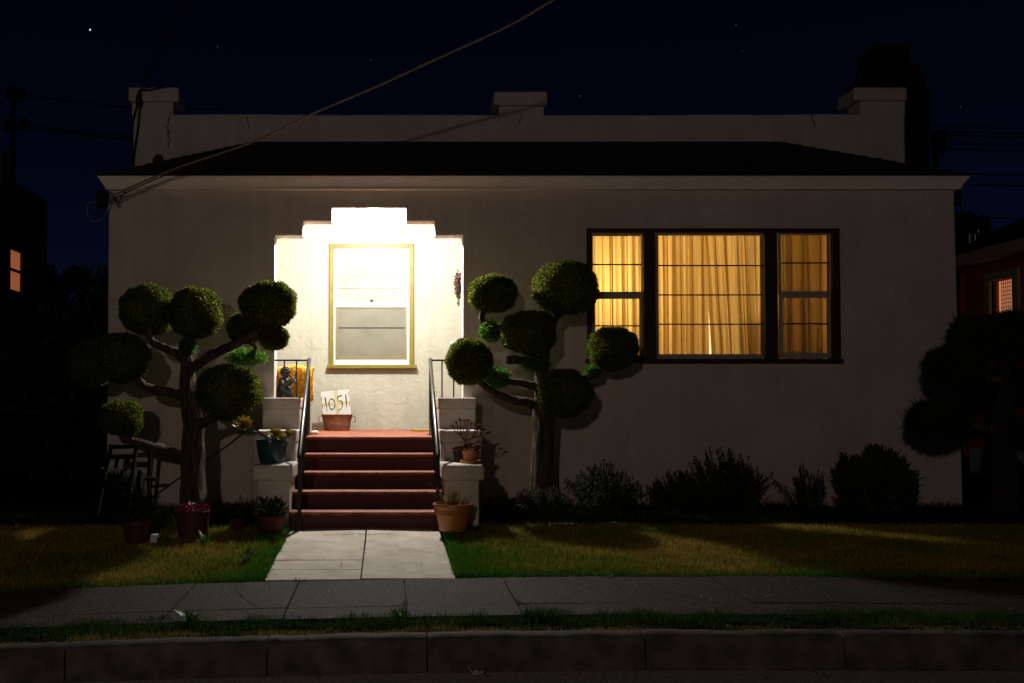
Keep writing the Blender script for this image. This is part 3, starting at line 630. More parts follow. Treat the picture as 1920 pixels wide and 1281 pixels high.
# ------------------------------------------------------------------ topiary trees
def ball(name, px, py, rx, ry, Y, parent, seed, m='foliage', n=11000, leaf=.026, depth=1.0, rough_=.11, thin=1.0):
    rs = np.random.RandomState(seed); c = W(px, py, Y); s = 1 / S(Y); rx *= s; rz = ry * s; ryy = (rx + rz) / 2 * depth
    bm = bmesh.new(); bmesh.ops.create_icosphere(bm, subdivisions=3, radius=1)
    cv = np.array([v.co[:] for v in bm.verts]); cf = np.array([[v.index for v in f.verts] for f in bm.faces]); bm.free()
    def rad(d):
        o = np.array([noise.fractal(Vector(tuple(q * 1.6 + seed)), 1.0, 2.0, 3) for q in d]) if len(d) < 1000 else None
        if o is None:
            o = (np.sin(d[:, 0] * 3.1 + seed) * np.sin(d[:, 1] * 2.7 + seed * 2) + np.sin(d[:, 2] * 3.9 + seed * 3) * np.cos(d[:, 0] * 2.3)) * .5 + .35 * np.sin(d[:, 0] * 9 + seed) * np.sin(d[:, 2] * 8 + 1)
        return o
    def shape(d):
        o = (np.sin(d[:, 0] * 3.1 + seed) * np.sin(d[:, 1] * 2.7 + seed * 2) + np.sin(d[:, 2] * 3.9 + seed * 3) * np.cos(d[:, 0] * 2.3)) * .5 + .35 * np.sin(d[:, 0] * 9 + seed) * np.sin(d[:, 2] * 8 + 1)
        q = np.sign(d) * np.abs(d) ** (.86 + .03 * (seed % 4)); k = 1 + rough_ * o
        k = np.where(d[:, 2] < -.3, k * (1 + .0 * d[:, 2]), k)
        return q * k[:, None] * np.array([rx, ryy, rz])
    C = np.array(c[:])
    V0 = shape(cv) * (.93 if thin >= 1 else .6) + C
    d = rs.normal(size=(n, 3)); d /= np.linalg.norm(d, axis=1)[:, None]
    P = shape(d) * rs.uniform(.90 if thin >= 1 else .5, 1.0, (n, 1)) + C
    nr = d / np.array([rx, ryy, rz]); nr /= np.linalg.norm(nr, axis=1)[:, None]
    dr = nr * .75 + rs.normal(size=(n, 3)) * .75 + np.array([0, 0, .15]); dr /= np.linalg.norm(dr, axis=1)[:, None]
    sd = np.cross(dr, rs.normal(size=(n, 3))); sd /= np.linalg.norm(sd, axis=1)[:, None] + 1e-9
    L = leaf * rs.uniform(.5, 1.15, (n, 1)) * np.where(rs.rand(n, 1) > .985, 1.8, 1); w_ = (.0125 if thin >= 1 else .014) * rs.uniform(.7, 1.3, (n, 1))
    A = P - sd * w_ / 2; B = P + sd * w_ / 2; T = P + dr * L
    V = np.concatenate([V0, A, B, T]); k0 = len(V0); i = np.arange(n)
    Fc = np.concatenate([cf, np.stack([k0 + i, k0 + n + i, k0 + 2 * n + i], 1)])
    return np_mesh(name, M[m], V, Fc, parent)
def limb(name, pts, radii, parent, seed=0, n=10, m='bark', wob=.42):
    # smooth path through the points
    P = [Vector(p) for p in pts]; Q = []; RR = []
    for i in range(len(P) - 1):
        p0 = P[max(i - 1, 0)]; p1 = P[i]; p2 = P[i + 1]; p3 = P[min(i + 2, len(P) - 1)]
        for k in range(5):
            t = k / 5; Q.append(.5 * ((2 * p1) + (p2 - p0) * t + (2 * p0 - 5 * p1 + 4 * p2 - p3) * t * t + (3 * p1 - p0 - 3 * p2 + p3) * t ** 3)); RR.append(radii[i] + (radii[i + 1] - radii[i]) * t)
    Q.append(P[-1]); RR.append(radii[-1])
    mb = MB(); mb.tube(Q, RR, n, wob=wob, seed=seed); return mb.build(name, M[m], parent, smooth=True)
def trunk(pts, radii, parent, seed):
    # ridged, slightly twisted old bark
    P = [Vector(p) for p in pts]; n = 30; mb = MB(); rows = 46; L_ = len(P) - 1
    for j in range(rows):
        t = j / (rows - 1) * L_; i = min(int(t), L_ - 1); f = t - i; f2 = f * f * (3 - 2 * f); c = P[i].lerp(P[i + 1], f); r = radii[i] + (radii[i + 1] - radii[i]) * f2
        for k in range(n):
            a = 2 * math.pi * k / n; tw = a + j * .025
            q = .22 * noise.noise((math.cos(tw) * 2.6, math.sin(tw) * 2.6, j * .06 + seed)) + .13 * noise.noise((math.cos(tw) * 7, math.sin(tw) * 7, j * .16 + seed))
            mb.v.append((c.x + r * (1 + q) * math.cos(a), c.y + r * (1 + q) * math.sin(a), c.z))
    for j in range(rows - 1):
        for k in range(n): mb.f.append((j * n + k, j * n + (k + 1) % n, (j + 1) * n + (k + 1) % n, (j + 1) * n + k))
    mb.f.append(tuple((rows - 1) * n + k for k in range(n)))
    return mb.build('trunk', M['bark'], parent, smooth=True)

YL = -.85
lt = thing('topiary_tree', W(363, 955, YL), 'cloud pruned juniper with round clipped balls left of the steps, beside the hose cart', 'tree')
s_ = 1 / S(YL)
def gz_(px, Y): return Vector((X(px, Y, 950), Y, zl(X(px, Y), Y) - .03))
trunk([gz_(365, YL), W(361, 880, YL), W(364, 800, YL), W(352, 730, YL), W(352, 680, YL), W(348, 640, YL)], [25 * s_, 20 * s_, 20 * s_, 15 * s_, 12 * s_, 7 * s_], lt, 2.0)
limb('branch', [W(352, 675, YL), W(320, 657, YL), W(285, 640, YL), W(278, 610, YL)], [10 * s_, 8 * s_, 7 * s_, 6 * s_], lt, 1)
limb('branch', [W(349, 660, YL), W(352, 640, YL), W(364, 615, YL)], [9 * s_, 8 * s_, 7 * s_], lt, 2)
limb('branch', [W(360, 690, YL), W(400, 664, YL), W(450, 640, YL - .12), W(495, 615, YL - .26)], [10 * s_, 9 * s_, 8 * s_, 6 * s_], lt, 3)
limb('branch', [W(355, 742, YL), W(318, 736, YL - .05), W(270, 724, YL - .1), W(245, 690, YL - .12)], [10 * s_, 9 * s_, 8 * s_, 6 * s_], lt, 4)
limb('branch', [W(352, 862, YL), W(300, 842, YL), W(250, 828, YL), W(232, 800, YL)], [11 * s_, 10 * s_, 9 * s_, 7 * s_], lt, 5)
limb('branch', [W(362, 800, YL), W(385, 790, YL - .1), W(420, 775, YL - .2)], [11 * s_, 9 * s_, 8 * s_], lt, 6)
limb('branch', [W(470, 640, YL + .05), W(480, 655, YL + .1), W(468, 668, YL + .15)], [6 * s_, 5 * s_, 4 * s_], lt, 7)
for i, (a, b, c, d, Y, mm) in enumerate([(277, 582, 55, 46, YL + .12, 'foliage'), (366, 586, 48, 48, YL - .08, 'foliage'), (502, 572, 54, 44, YL - .28, 'foliage'), (462, 615, 33, 28, YL - .05, 'foliage'), (514, 634, 27, 21, YL - .2, 'foliage'),
        (231, 671, 49, 45, YL - .15, 'foliage'), (172, 682, 44, 42, YL + .1, 'foliage'), (428, 732, 60, 46, YL - .25, 'foliage'), (227, 784, 40, 34, YL, 'foliage')]):
    ball('foliage_ball', a, b, c, d, Y, lt, i + 1, mm)
for i, (a, b, c, d, Y) in enumerate([(463, 670, 42, 14, YL + .18), (352, 650, 14, 15, YL - .08), (430, 778, 30, 9, YL - .2)]):
    ball('foliage_tuft', a, b, c, d, Y, lt, i + 31, 'bright_foliage', 1200, .05, thin=.5)

YT = -.72
rt = thing('topiary_tree', W(1018, 950, YT), 'cloud pruned juniper with round clipped balls between the steps and the picture window', 'tree')
s_ = 1 / S(YT)
trunk([gz_(1018, YT), W(1016, 880, YT), W(1019, 800, YT), W(1019, 740, YT), W(1016, 690, YT), W(1026, 640, YT)], [25 * s_, 20 * s_, 19 * s_, 15 * s_, 12 * s_, 8 * s_], rt, 9.0)
limb('branch', [W(1014, 758, YT), W(970, 752, YT - .05), W(930, 738, YT - .1), W(893, 712, YT - .15)], [10 * s_, 8 * s_, 7 * s_, 6 * s_], rt, 1)
limb('branch', [W(1014, 730, YT), W(985, 720, YT - .05), W(940, 712, YT - .08)], [8 * s_, 7 * s_, 6 * s_], rt, 2)
limb('branch', [W(1024, 650, YT), W(1035, 606, YT), W(1052, 586, YT), W(1060, 560, YT)], [8 * s_, 7 * s_, 7 * s_, 6 * s_], rt, 3)
limb('branch', [W(1022, 735, YT), W(1060, 715, YT + .08), W(1105, 705, YT + .12), W(1140, 670, YT + .15)], [9 * s_, 8 * s_, 7 * s_, 6 * s_], rt, 4)
limb('branch', [W(1016, 680, YT), W(960, 640, YT + .1), W(905, 602, YT + .1), W(915, 570, YT + .1)], [8 * s_, 7 * s_, 6 * s_, 5 * s_], rt, 5)
limb('branch', [W(1016, 685, YT), W(980, 676, YT - .05), W(950, 675, YT - .08)], [9 * s_, 8 * s_, 8 * s_], rt, 6)
for i, (a, b, c, d, Y) in enumerate([(923, 551, 48, 35, YT + .05), (1060, 540, 60, 49, YT), (990, 623, 52, 41, YT - .12), (880, 678, 41, 42, YT - .18), (1148, 654, 47, 42, YT + .1), (1060, 738, 51, 42, YT - .15)]):
    ball('foliage_ball', a, b, c, d, Y, rt, i + 51)
for i, (a, b, c, d, Y) in enumerate([(919, 620, 19, 20, YT + .08), (932, 709, 24, 19, YT - .1), (1003, 682, 28, 13, YT - .05), (1112, 697, 14, 9, YT + .1)]):
    ball('foliage_tuft', a, b, c, d, Y, rt, i + 71, 'bright_foliage', 1200, .045, thin=.5)

YD = -1.1
dt = thing('topiary_tree', W(1885, 960, YD), 'dark unlit cloud pruned tree at the right end, before the red house', 'tree')
s_ = 1 / S(YD)
trunk([gz_(1886, YD), W(1884, 880, YD), W(1880, 800, YD), W(1888, 720, YD), W(1880, 650, YD)], [24 * s_, 20 * s_, 18 * s_, 15 * s_, 10 * s_], dt, 14.0).data.materials[0] = M['wood']  # dark pole wood replaces the bark colour, painting in the trunk's shade
limb('branch', [W(1882, 810, YD), W(1840, 800, YD), W(1780, 792, YD)], [10 * s_, 8 * s_, 6 * s_], dt, 1)
limb('branch', [W(1885, 715, YD), W(1840, 708, YD), W(1790, 700, YD)], [10 * s_, 8 * s_, 6 * s_], dt, 2)
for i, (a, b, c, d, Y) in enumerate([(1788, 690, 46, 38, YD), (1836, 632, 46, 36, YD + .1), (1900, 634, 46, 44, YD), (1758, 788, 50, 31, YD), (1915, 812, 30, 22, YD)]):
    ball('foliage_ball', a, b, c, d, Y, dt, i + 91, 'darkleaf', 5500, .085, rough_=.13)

# ------------------------------------------------------------------ grass
def tintnoise(x, y, f=1.0):
    return (np.sin(x * 1.9 * f + 1.3 * np.sin(y * 2.3 * f)) * np.sin(y * 2.9 * f + 1.1 * np.sin(x * 1.4 * f)) + .5 * np.sin(x * 5.1 * f + 2) * np.sin(y * 6.3 * f + 1 + x)) * .5
zv = np.vectorize(zl)
def grass(name, label_kind, n, x0, x1, y0f, y1, m, h0, h1, tint_f, keep=None, seed=1, wd=.006, lean_=.55):
    rs = np.random.RandomState(seed); x = rs.uniform(x0, x1, n); yb = y0f(x) if callable(y0f) else np.full(n, y0f); y = yb + (y1 - yb) * rs.rand(n)
    if keep is not None: k = keep(x, y, rs); x, y = x[k], y[k]
    n = len(x); z = zv(x, y) - .014; a = rs.uniform(0, 6.283, n); tl_ = rs.uniform(.05, lean_, n); h = rs.uniform(h0, h1, n)
    hs = tint_f(x, y, rs); tint, hm = hs; h = h * hm
    P = np.stack([x, y, z], 1); b = rs.uniform(0, 6.283, n); sd = np.stack([np.cos(b), np.sin(b), np.zeros(n)], 1) * (wd * rs.uniform(.6, 1.3, n))[:, None] * .5
    T = P + np.stack([np.cos(a) * tl_ * h, np.sin(a) * tl_ * h, h * np.sqrt(1 - tl_ ** 2 * .8)], 1)
    V = np.concatenate([P - sd, P + sd, T]); i = np.arange(n); Fc = np.stack([i, n + i, 2 * n + i], 1)
    return tag(np_mesh(name, M[m], V, Fc, None, np.concatenate([tint, tint, tint])), kind='stuff')
def lawn_tint(edge_x):
    def f(x, y, rs):
        near = np.exp(-np.abs(x - edge_x) / .34); front = np.exp(-(y + 3.5) / .07)
        t = .62 + .30 * tintnoise(x, y) + .22 * tintnoise(x, y, 4.5) + rs.normal(0, .22, len(x)) - .62 * near - .5 * front
        return np.clip(t, 0, 1), 1 + .75 * near + .6 * front * (.5 + np.maximum(-.3, tintnoise(x, x * 0, 3))) + .25 * np.maximum(0, -tintnoise(x, y, 1.7))
    return f
grass('lawn', '', 120000, -5.2, -.86, -3.515, -1.55, 'grass', .018, .052, lawn_tint(-.86), lambda x, y, rs: rs.rand(len(x)) < np.clip(1.1 + 1.2 * tintnoise(x, y, 2.3) + .6 * tintnoise(x, y, 8), .08, 1), 1, .009, .95)
grass('lawn', '', 190000, .455, 7.5, -3.515, -1.45, 'grass', .018, .052, lawn_tint(.45), lambda x, y, rs: rs.rand(len(x)) < np.clip(1.1 + 1.2 * tintnoise(x, y, 2.3) + .6 * tintnoise(x, y, 8), .08, 1), 2, .009, .95)
def v_tint(x, y, rs):
    nn = tintnoise(x, y * 2, 2.2) + .4 * tintnoise(x, y, 6); dry = np.clip((-4.80 - y) / .12, 0, 1) * (nn > -.25)
    return np.clip(.25 + .25 * nn + .6 * dry + rs.normal(0, .15, len(x)), 0, 1), np.where(dry > .3, .4, 1) * (.55 + .9 * np.maximum(0, nn)) * (.7 + .8 * np.maximum(0, tintnoise(x, y, .9)))
def v_keep(x, y, rs):
    e = -4.66 + .12 * tintnoise(x, x * 0 + 3, 2.6) + .035 * np.sin(x * 17 + 2 * np.sin(x * 5)); return (y < e + .05) & (rs.rand(len(x)) < np.clip(.6 + 1.1 * (tintnoise(x, y * 2, 2.2) + .5 * tintnoise(x, y * 2, 7)), .06, 1))
grass('verge_grass', '', 95000, -4.2, 6, -5.0, -4.50, 'verge', .025, .10, v_tint, v_keep, 3, .007, .97)
cov = lambda x, y, rs: (np.clip(.15 + rs.normal(0, .2, len(x)), 0, 1), .5 + np.maximum(0, tintnoise(x, y, 2.5)) * 1.2)
grass('ground_cover', '', 26000, -5.2, -.95, -1.62, -.05, 'cover', .03, .15, cov, lambda x, y, rs: (y < -.8) | (x < -1.3), 11, .010, .95)
grass('ground_cover', '', 34000, .5, 7.5, -1.52, -.05, 'cover', .03, .15, cov, lambda x, y, rs: (y < -1.0) | (x > .9), 12, .010, .95)
# grass that creeps over the path edges and the sidewalk edge
grass('path_edge_grass', '', 5000, -.90, -.80, -3.5, -1.8, 'grass', .03, .06, lambda x, y, rs: (np.clip(.1 + rs.normal(0, .1, len(x)), 0, 1), np.ones(len(x))), lambda x, y, rs: x < -.845 + .035 * tintnoise(y * 3, y), 4)
grass('path_edge_grass', '', 5000, .42, .55, -3.5, -1.8, 'grass', .03, .07, lambda x, y, rs: (np.clip(.1 + rs.normal(0, .1, len(x)), 0, 1), np.ones(len(x))), lambda x, y, rs: x > .455 - .02 * tintnoise(y * 3, y), 5)

# ------------------------------------------------------------------ shrubs and small plants
def leafy(mb, c, rr, n, L, wd, up=.4, seed=0, ell=(1, 1, 1)):
    q = random.Random(seed)
    for _ in range(n):
        while True:
            p = Vector((q.uniform(-1, 1), q.uniform(-1, 1), q.uniform(-1, 1)))
            if p.length < 1: break
        d = (p + Vector((q.gauss(0, .5), q.gauss(0, .5), q.gauss(up, .5)))).normalized(); sd = d.cross(Vector((q.random(), q.random(), q.random()))).normalized()
        mb.blade(Vector(c) + Vector((p.x * rr * ell[0], p.y * rr * ell[1], p.z * rr * ell[2])), d, sd, L * q.uniform(.6, 1.3), wd)
def stalk_shrub(px0, px1, pyt, Y, label, seed, stalks=70, pt=None, nb=900, group='low shrubs along the foot of the house wall'):
    """bushy base with upright flower stalks"""
    q = random.Random(seed); xa, xb = X(px0, Y), X(px1, Y); zt = Z(pyt, Y); xc = (xa + xb) / 2; hw = (xb - xa) / 2
    t = thing('lavender_bush', (xc, Y, 0), label, 'shrub', group)
    mb = MB(); mbt = MB()
    for k in range(stalks):
        u = q.uniform(-1, 1); x0 = xc + hw * .55 * u; y0 = Y + q.uniform(-.18, .18)
        top = zt * (1 - .45 * abs(u) ** 1.6) * q.uniform(.62, 1.02); lx_ = xc + hw * u * q.uniform(.8, 1.15)
        a = Vector((x0, y0, -.02)); b = Vector((lx_, y0 + q.uniform(-.12, .12), top)); mid = a.lerp(b, .5) + Vector((-.04 * u, 0, .03))
        mb.tube([a, mid, b], [.004, .0032, .0022], 3, cap=False)
        for i in range(34):
            s = q.uniform(.05, .92); c = a.lerp(mid, s * 2) if s < .5 else mid.lerp(b, s * 2 - 1); an = q.uniform(0, 6.28)
            d = Vector((math.cos(an), math.sin(an), q.uniform(.3, 1.3))).normalized(); mb.blade(c, d, d.cross(Vector((0, 0, 1))).normalized(), q.uniform(.035, .075) * (1.2 - .6 * s), .008)
        for i in range(7):
            an = q.uniform(0, 6.28); d = Vector((math.cos(an) * .6, math.sin(an) * .6, 1)).normalized(); mbt.blade(b - Vector((0, 0, .05 * q.random())), d, d.cross(Vector((.3, 1, .1))).normalized(), .022, .009)
    leafy(mb, (xc, Y, zt * .25), zt * .36, nb, .06, .009, .6, seed, (hw / (zt * .36) * .8, .7, 1))
    mb.build('foliage', M['shrub'], t); tag(mbt.build('flower_spikes', M[pt or 'shrub'], t), kind='stuff')
    return t
stalk_shrub(1060, 1200, 862, -.45, 'lavender bush against the wall just right of the topiary trunk', 1, 80)
stalk_shrub(1208, 1320, 880, -.42, 'lavender bush left of the wall vent, lower than its neighbour', 2, 60)
stalk_shrub(1270, 1440, 836, -.50, 'tallest lavender bush, in front of the wall vent', 3, 110)
stalk_shrub(1455, 1560, 866, -.45, 'thin straggling bush of a few bare stalks near the right of the wall', 4, 20, None, 220)
stalk_shrub(960, 1075, 905, -.95, 'flowering low bush with lilac heads at the foot of the right topiary', 5, 70, 'lilac')
stalk_shrub(905, 990, 925, -.75, 'small weedy bush in the corner between the right pier and the topiary', 6, 30)
stalk_shrub(405, 470, 950, -.7, 'small dark bush between the left topiary trunk and the left pier', 7, 22)
bs = thing('round_bush', (X(1640, -.5), -.5, 0), 'dense rounded bush near the right corner of the house wall', 'shrub', 'low shrubs along the foot of the house wall')
mb = MB(); leafy(mb, (X(1640, -.5), -.5, .16), .32, 2200, .085, .016, .7, 5, (1.15, .8, 1))
for k in range(16):
    u = rng.uniform(-1, 1); leafy(mb, (X(1640, -.5) + u * .32, -.5 + rng.uniform(-.2, .2), .50 - .28 * u * u + rng.uniform(-.06, .10)), .07, 130, .075, .015, 1.0, 60 + k, (1, 1, 1.3))
mb.build('foliage', M['shrub'], bs)
mb = MB()
for k in range(26):
    q = rng.uniform(-.35, .35); mb.tube([(X(1640, -.5) + q * .4, -.5 + rng.uniform(-.2, .2), -.02), (X(1640, -.5) + q, -.5 + rng.uniform(-.2, .2), .56 - abs(q) * .5)], [.006, .003], 4)
mb.build('stems', M['stem'], bs)
# concrete edging beside the bed
mb = MB(); e0, e1 = X(1035, -1.52), X(1158, -1.52); mb.hexa([(e0, -1.56, -.1), (e1, -1.50, -.1), (e1, -1.44, -.1), (e0, -1.50, -.1)], [(e0, -1.56, -.006), (e1, -1.50, .002), (e1, -1.44, .002), (e0, -1.50, -.006)])
tag(mb.build('edging_strip', M['kerb'], None, bevel=.008), 'pale concrete edging strip between the right lawn and the flower bed', 'edging')

# spiky leaves, weeds
def tuft(name, label, cat, c, n, L, wd, m, seed, spread=.9, group=None):
    q = random.Random(seed); mb = MB()
    for k in range(n):
        an = q.uniform(0, 6.283); d = Vector((math.cos(an) * spread * q.random(), math.sin(an) * spread * q.random(), 1)).normalized(); bend = Vector((math.cos(an), math.sin(an), -.3)) * q.uniform(.1, .45)
        mb.blade(Vector(c) + Vector((q.uniform(-.02, .02), q.uniform(-.02, .02), 0)), d, d.cross(Vector((-math.sin(an), math.cos(an), .1))).cross(d).normalized(), L * q.uniform(.5, 1.1), wd, bend)
    return tag(mb.build(name, M[m], None), label, cat, group)
def gp(px, py, Y): x = X(px, Y, py); return (x, Y, zl(x, Y) - .01)
tuft('spiky_plant', 'bright green spiky plant sprouting left of the dark red pot', 'plant', gp(329, 960, -1.75), 12, .24, .018, 'leaf', 3, 1.1)
tuft('spiky_plant', 'small spiky plant in the grass between the two left pots', 'plant', gp(312, 1010, -2.25), 14, .16, .014, 'leaf', 4, 1.3)
tuft('weed', 'leafy weed in front of the dark red pot', 'weed', gp(385, 1005, -2.3), 26, .15, .014, 'leaf', 6, 1.0)
tuft('weed', 'broad leaved weed on the left lawn near the path edge', 'weed', gp(462, 1050, -2.95), 16, .13, .035, 'leaf', 8, 1.6)
tuft('weed', 'broad leaved weed growing over the sidewalk edge from the verge', 'weed', gp(360, 1150, -4.66), 14, .10, .035, 'leaf', 9, 1.4)
tuft('weed', 'low weed at the verge below the path', 'weed', gp(745, 1140, -4.68), 16, .08, .02, 'leaf', 10, 1.4)
tuft('weed', 'dark leafy clump at the foot of the right pier', 'weed', gp(893, 985, -1.9), 40, .11, .016, 'darkleaf', 11, 1.2)

# ------------------------------------------------------------------ pots
def pot(name, label, px0, px1, pyt, pyb, Y, m, taper=.72, rim=.12, belly=0, group=None, soil=True, rimw=1.06):
    x0, x1 = X(px0, Y), X(px1, Y); r = (x1 - x0) / 2; zt, zb_ = Z(pyt, Y), Z(pyb, Y); h = zt - zb_; c = ((x0 + x1) / 2, Y, zb_)
    t = thing(name, c, label, 'plant pot', group); mb = MB(); r0 = r * taper
    body = [(r0 * .94, 0), (r0, .01 * h)]
    for k in range(1, 8): u = k / 8; body.append((r0 + (r / rimw - r0) * u + belly * r * math.sin(u * math.pi), h * (1 - rim) * u))
    body += [(r / rimw, h * (1 - rim)), (r, h * (1 - rim) + .004), (r, h - .006), (r * .98, h), (r * .90, h), (r * .87, h - .01), (r * .85, h * .86)]
    mb.lathe(body, c, 32); mb.build('pot_body', M[m], t, smooth=True)
    return t, c, r, h
# glazed orange pot with ridges
t, c, r, h = pot('flower_pot', 'large glazed orange pot with dry grass beside the foot of the right pier', 811, 887, 944, 995, -2.02, 'glazed_orange', .66, .10)
mb = MB()
for u in (.62, .68, .74): q = r * .66 + (r / 1.06 - r * .66) * u / .9; mb.tube([(c[0] + (q + .004) * math.cos(a * math.pi / 16), c[1] + (q + .004) * math.sin(a * math.pi / 16), c[2] + h * u) for a in range(33)], .005, 5, cap=False)
mb.build('ridges', M['glazed_orange'], t, smooth=True)
mb = MB()
for k in range(110):
    an = rng.uniform(0, 6.28); p = Vector((c[0] + rng.uniform(-.5, .5) * r, c[1] + rng.uniform(-.5, .5) * r, c[2] + h * .88)); d = Vector((math.cos(an) * .45, math.sin(an) * .45, 1)).normalized()
    mb.blade(p, d, Vector((math.cos(an + 1.5), math.sin(an + 1.5), 0)), rng.uniform(.06, .24) * (1 if rng.random() < .8 else 1.4), .0045, Vector((math.cos(an), math.sin(an), -.2)) * rng.uniform(.1, .5))
tag(mb.build('dry_grass', M['straw'], t), kind='stuff')
# left lawn pots
t, c, r, h = pot('flower_pot', 'tilted terracotta pot with a small dark shrub in front of the hose cart', 231, 285, 976, 1016, -2.25, 'redpot', .74, .22)
mb = MB(); leafy(mb, (c[0], c[1], c[2] + h + .09), .14, 420, .05, .014, .5, 21); mb.build('foliage', M['darkleaf'], t)
t, c, r, h = pot('flower_pot', 'dark red pot of pink succulents in front of the left topiary trunk', 331, 395, 957, 1008, -2.08, 'redpot', .86, .08)
mb = MB()
for k in range(150):
    an = rng.uniform(0, 6.28); q = r * math.sqrt(rng.random()) * .95; p = Vector((c[0] + q * math.cos(an), c[1] + q * math.sin(an), c[2] + h * .92 + rng.uniform(0, .06))); d = Vector((math.cos(an) * .7, math.sin(an) * .7, rng.uniform(.2, 1.2))).normalized(); mb.blade(p, d, d.cross(Vector((.2, .4, 1))).normalized(), .034, .02)
tag(mb.build('succulents', M['pink'], t), kind='stuff')
t, c, r, h = pot('flower_pot', 'wide low clay bowl with a dark shrubby plant in front of the left pier', 478, 537, 966, 996, -1.98, 'redpot', .78, .2)
mb = MB(); leafy(mb, (c[0] - .02, c[1], c[2] + h + .05), .13, 500, .045, .011, .8, 33, (1.2, 1, .7)); mb.build('foliage', M['darkleaf'], t)
t, c, r, h = pot('flower_pot', 'small terracotta pot in shadow between the left topiary and the clay bowl', 432, 462, 972, 994, -1.8, 'redpot', .74, .2)
mb = MB(); mb.tube([(c[0], c[1], c[2] + h * .8), (c[0] + .01, c[1], c[2] + h + .12), (c[0] + .02, c[1], c[2] + h + .2)], [.006, .005, .004], 5); leafy(mb, (c[0], c[1], c[2] + h), .05, 60, .05, .012, .8, 35); mb.build('foliage', M['darkleaf'], t)
mb = MB(); q = W(289, 1008, -2.3); mb.hexa([(q.x - .03, -2.33, q.z - .04), (q.x + .03, -2.33, q.z - .04), (q.x + .03, -2.26, q.z - .04), (q.x - .03, -2.26, q.z - .04)], [(q.x - .025, -2.32, q.z + .03), (q.x + .032, -2.33, q.z + .025), (q.x + .028, -2.26, q.z + .03), (q.x - .03, -2.27, q.z + .022)])
tag(mb.build('stone_block', M['stone'], None, bevel=.008), 'small pale stone block on the lawn beside the terracotta pot', 'stone')

def rosette(mb, c, r, n1=9, rings=3, axis=Vector((0, -.6, .8)), seed=0):
    q = random.Random(seed); axis = axis.normalized(); u = axis.cross(Vector((1, 0, 0))).normalized(); v = axis.cross(u)
    for k in range(rings):
        m_ = n1 - k * 2; f = 1 - .28 * k; el = .15 + .35 * k
        for i in range(m_):
            a = 6.283 * (i + .5 * k) / m_ + q.uniform(-.1, .1); o = u * math.cos(a) + v * math.sin(a); d = (o + axis * el).normalized(); sd = axis.cross(o).normalized(); L = r * f * q.uniform(.9, 1.1); w_ = L * .62
            p = Vector(c); mid = p + d * L * .65
            mb.add([p - sd * w_ * .18, p + sd * w_ * .18, mid + sd * w_ * .5, mid - sd * w_ * .5, p + d * L * 1.05 + axis * L * .12, p + d * L * .6 - axis * L * .08], [(0, 1, 5), (1, 2, 5), (2, 4, 5), (4, 3, 5), (3, 0, 5)])
Yb = -1.48
t, c, r, h = pot('flower_pot', 'dark teal glazed pot of aeonium rosettes on the left pier', 479, 541, 824, 872, Yb, 'bluepot', .68, .10, .05)
mb = MB(); base = Vector((c[0], c[1], c[2] + h * .86))
for (px, py, rr_, dy) in ((456, 797, 19, -.05), (516, 814, 14, -.10), (541, 815, 12, -.04), (528, 822, 9, -.12)):
    e = W(px, py, Yb + dy); m_ = base.lerp(e, .5) + Vector((0, 0, .03)); mb.tube([base, m_, e - Vector((0, 0, .01))], [.011, .010, .008], 6); mr = MB(); rosette(mr, e, rr_ / S(Yb), 11, 4, Vector((rng.uniform(-.3, .3), -.7, .7)), px); mr.build('rosette', M['succulent'], t)
mb.build('stems', M['stem'], t, smooth=True)
Yp = -1.50
t, c, r, h = pot('flower_pot', 'small terracotta pot of branching dark red aeonium on the right pier', 866, 898, 843, 866, Yp, 'terracotta', .74, .25)
mb = MB(); mb.lathe([(r * .8, 0), (r * 1.22, .01), (r * 1.25, .035), (r * 1.12, .035), (r * 1.0, .012)], (c[0], c[1], Z(870.5, Yp)), 28); mb.build('saucer', M['terracotta'], t, smooth=True)
mb = MB(); base = Vector((c[0], c[1], c[2] + h * .86)); fork = W(872, 826, Yp); fk = [fork, W(866, 818, Yp), W(884, 822, Yp + .03), W(876, 812, Yp - .03)]
mb.tube([base, W(873, 840, Yp), fork], [.011, .010, .009], 6)
for q in fk[1:]: mb.tube([fork, fork.lerp(q, .5) + Vector((0, 0, -.004)), q], [.008, .007, .006], 5)
for i, (px, py) in enumerate(((849, 800), (856, 793), (863, 788), (871, 790), (877, 789), (884, 794), (891, 797), (899, 797), (907, 806), (916, 812), (867, 803), (893, 806))):
    e = W(px, py, Yp + rng.uniform(-.08, .08)); s0 = fk[1] if px < 864 else (fk[3] if px < 886 else fk[2]); mb.tube([s0, s0.lerp(e, .5) + Vector(((px - 876) * .0006, 0, -.01)), e], [.006, .005, .004], 5); mr = MB(); rosette(mr, e, 5.5 / S(Yp), 7, 2, Vector((rng.uniform(-.3, .3), -.3, .9)), i); mr.build('rosette', M['redsucc'], t)
for px, py in ((866, 842), (874, 838), (882, 837), (890, 841), (896, 840), (858, 843)): mr = MB(); rosette(mr, W(px, py, Yp - .06), 8 / S(Yp), 8, 3, Vector((0, -.6, .8)), px); mr.build('rosette', M['redsucc'], t)
mb.build('stems', M['stem'], t, smooth=True)
t, c, r, h = pot('flower_pot', 'small dark plastic pot tucked behind the terracotta pot on the right pier', 848, 868, 840, 868, -1.34, 'darkpot', .72, .10)

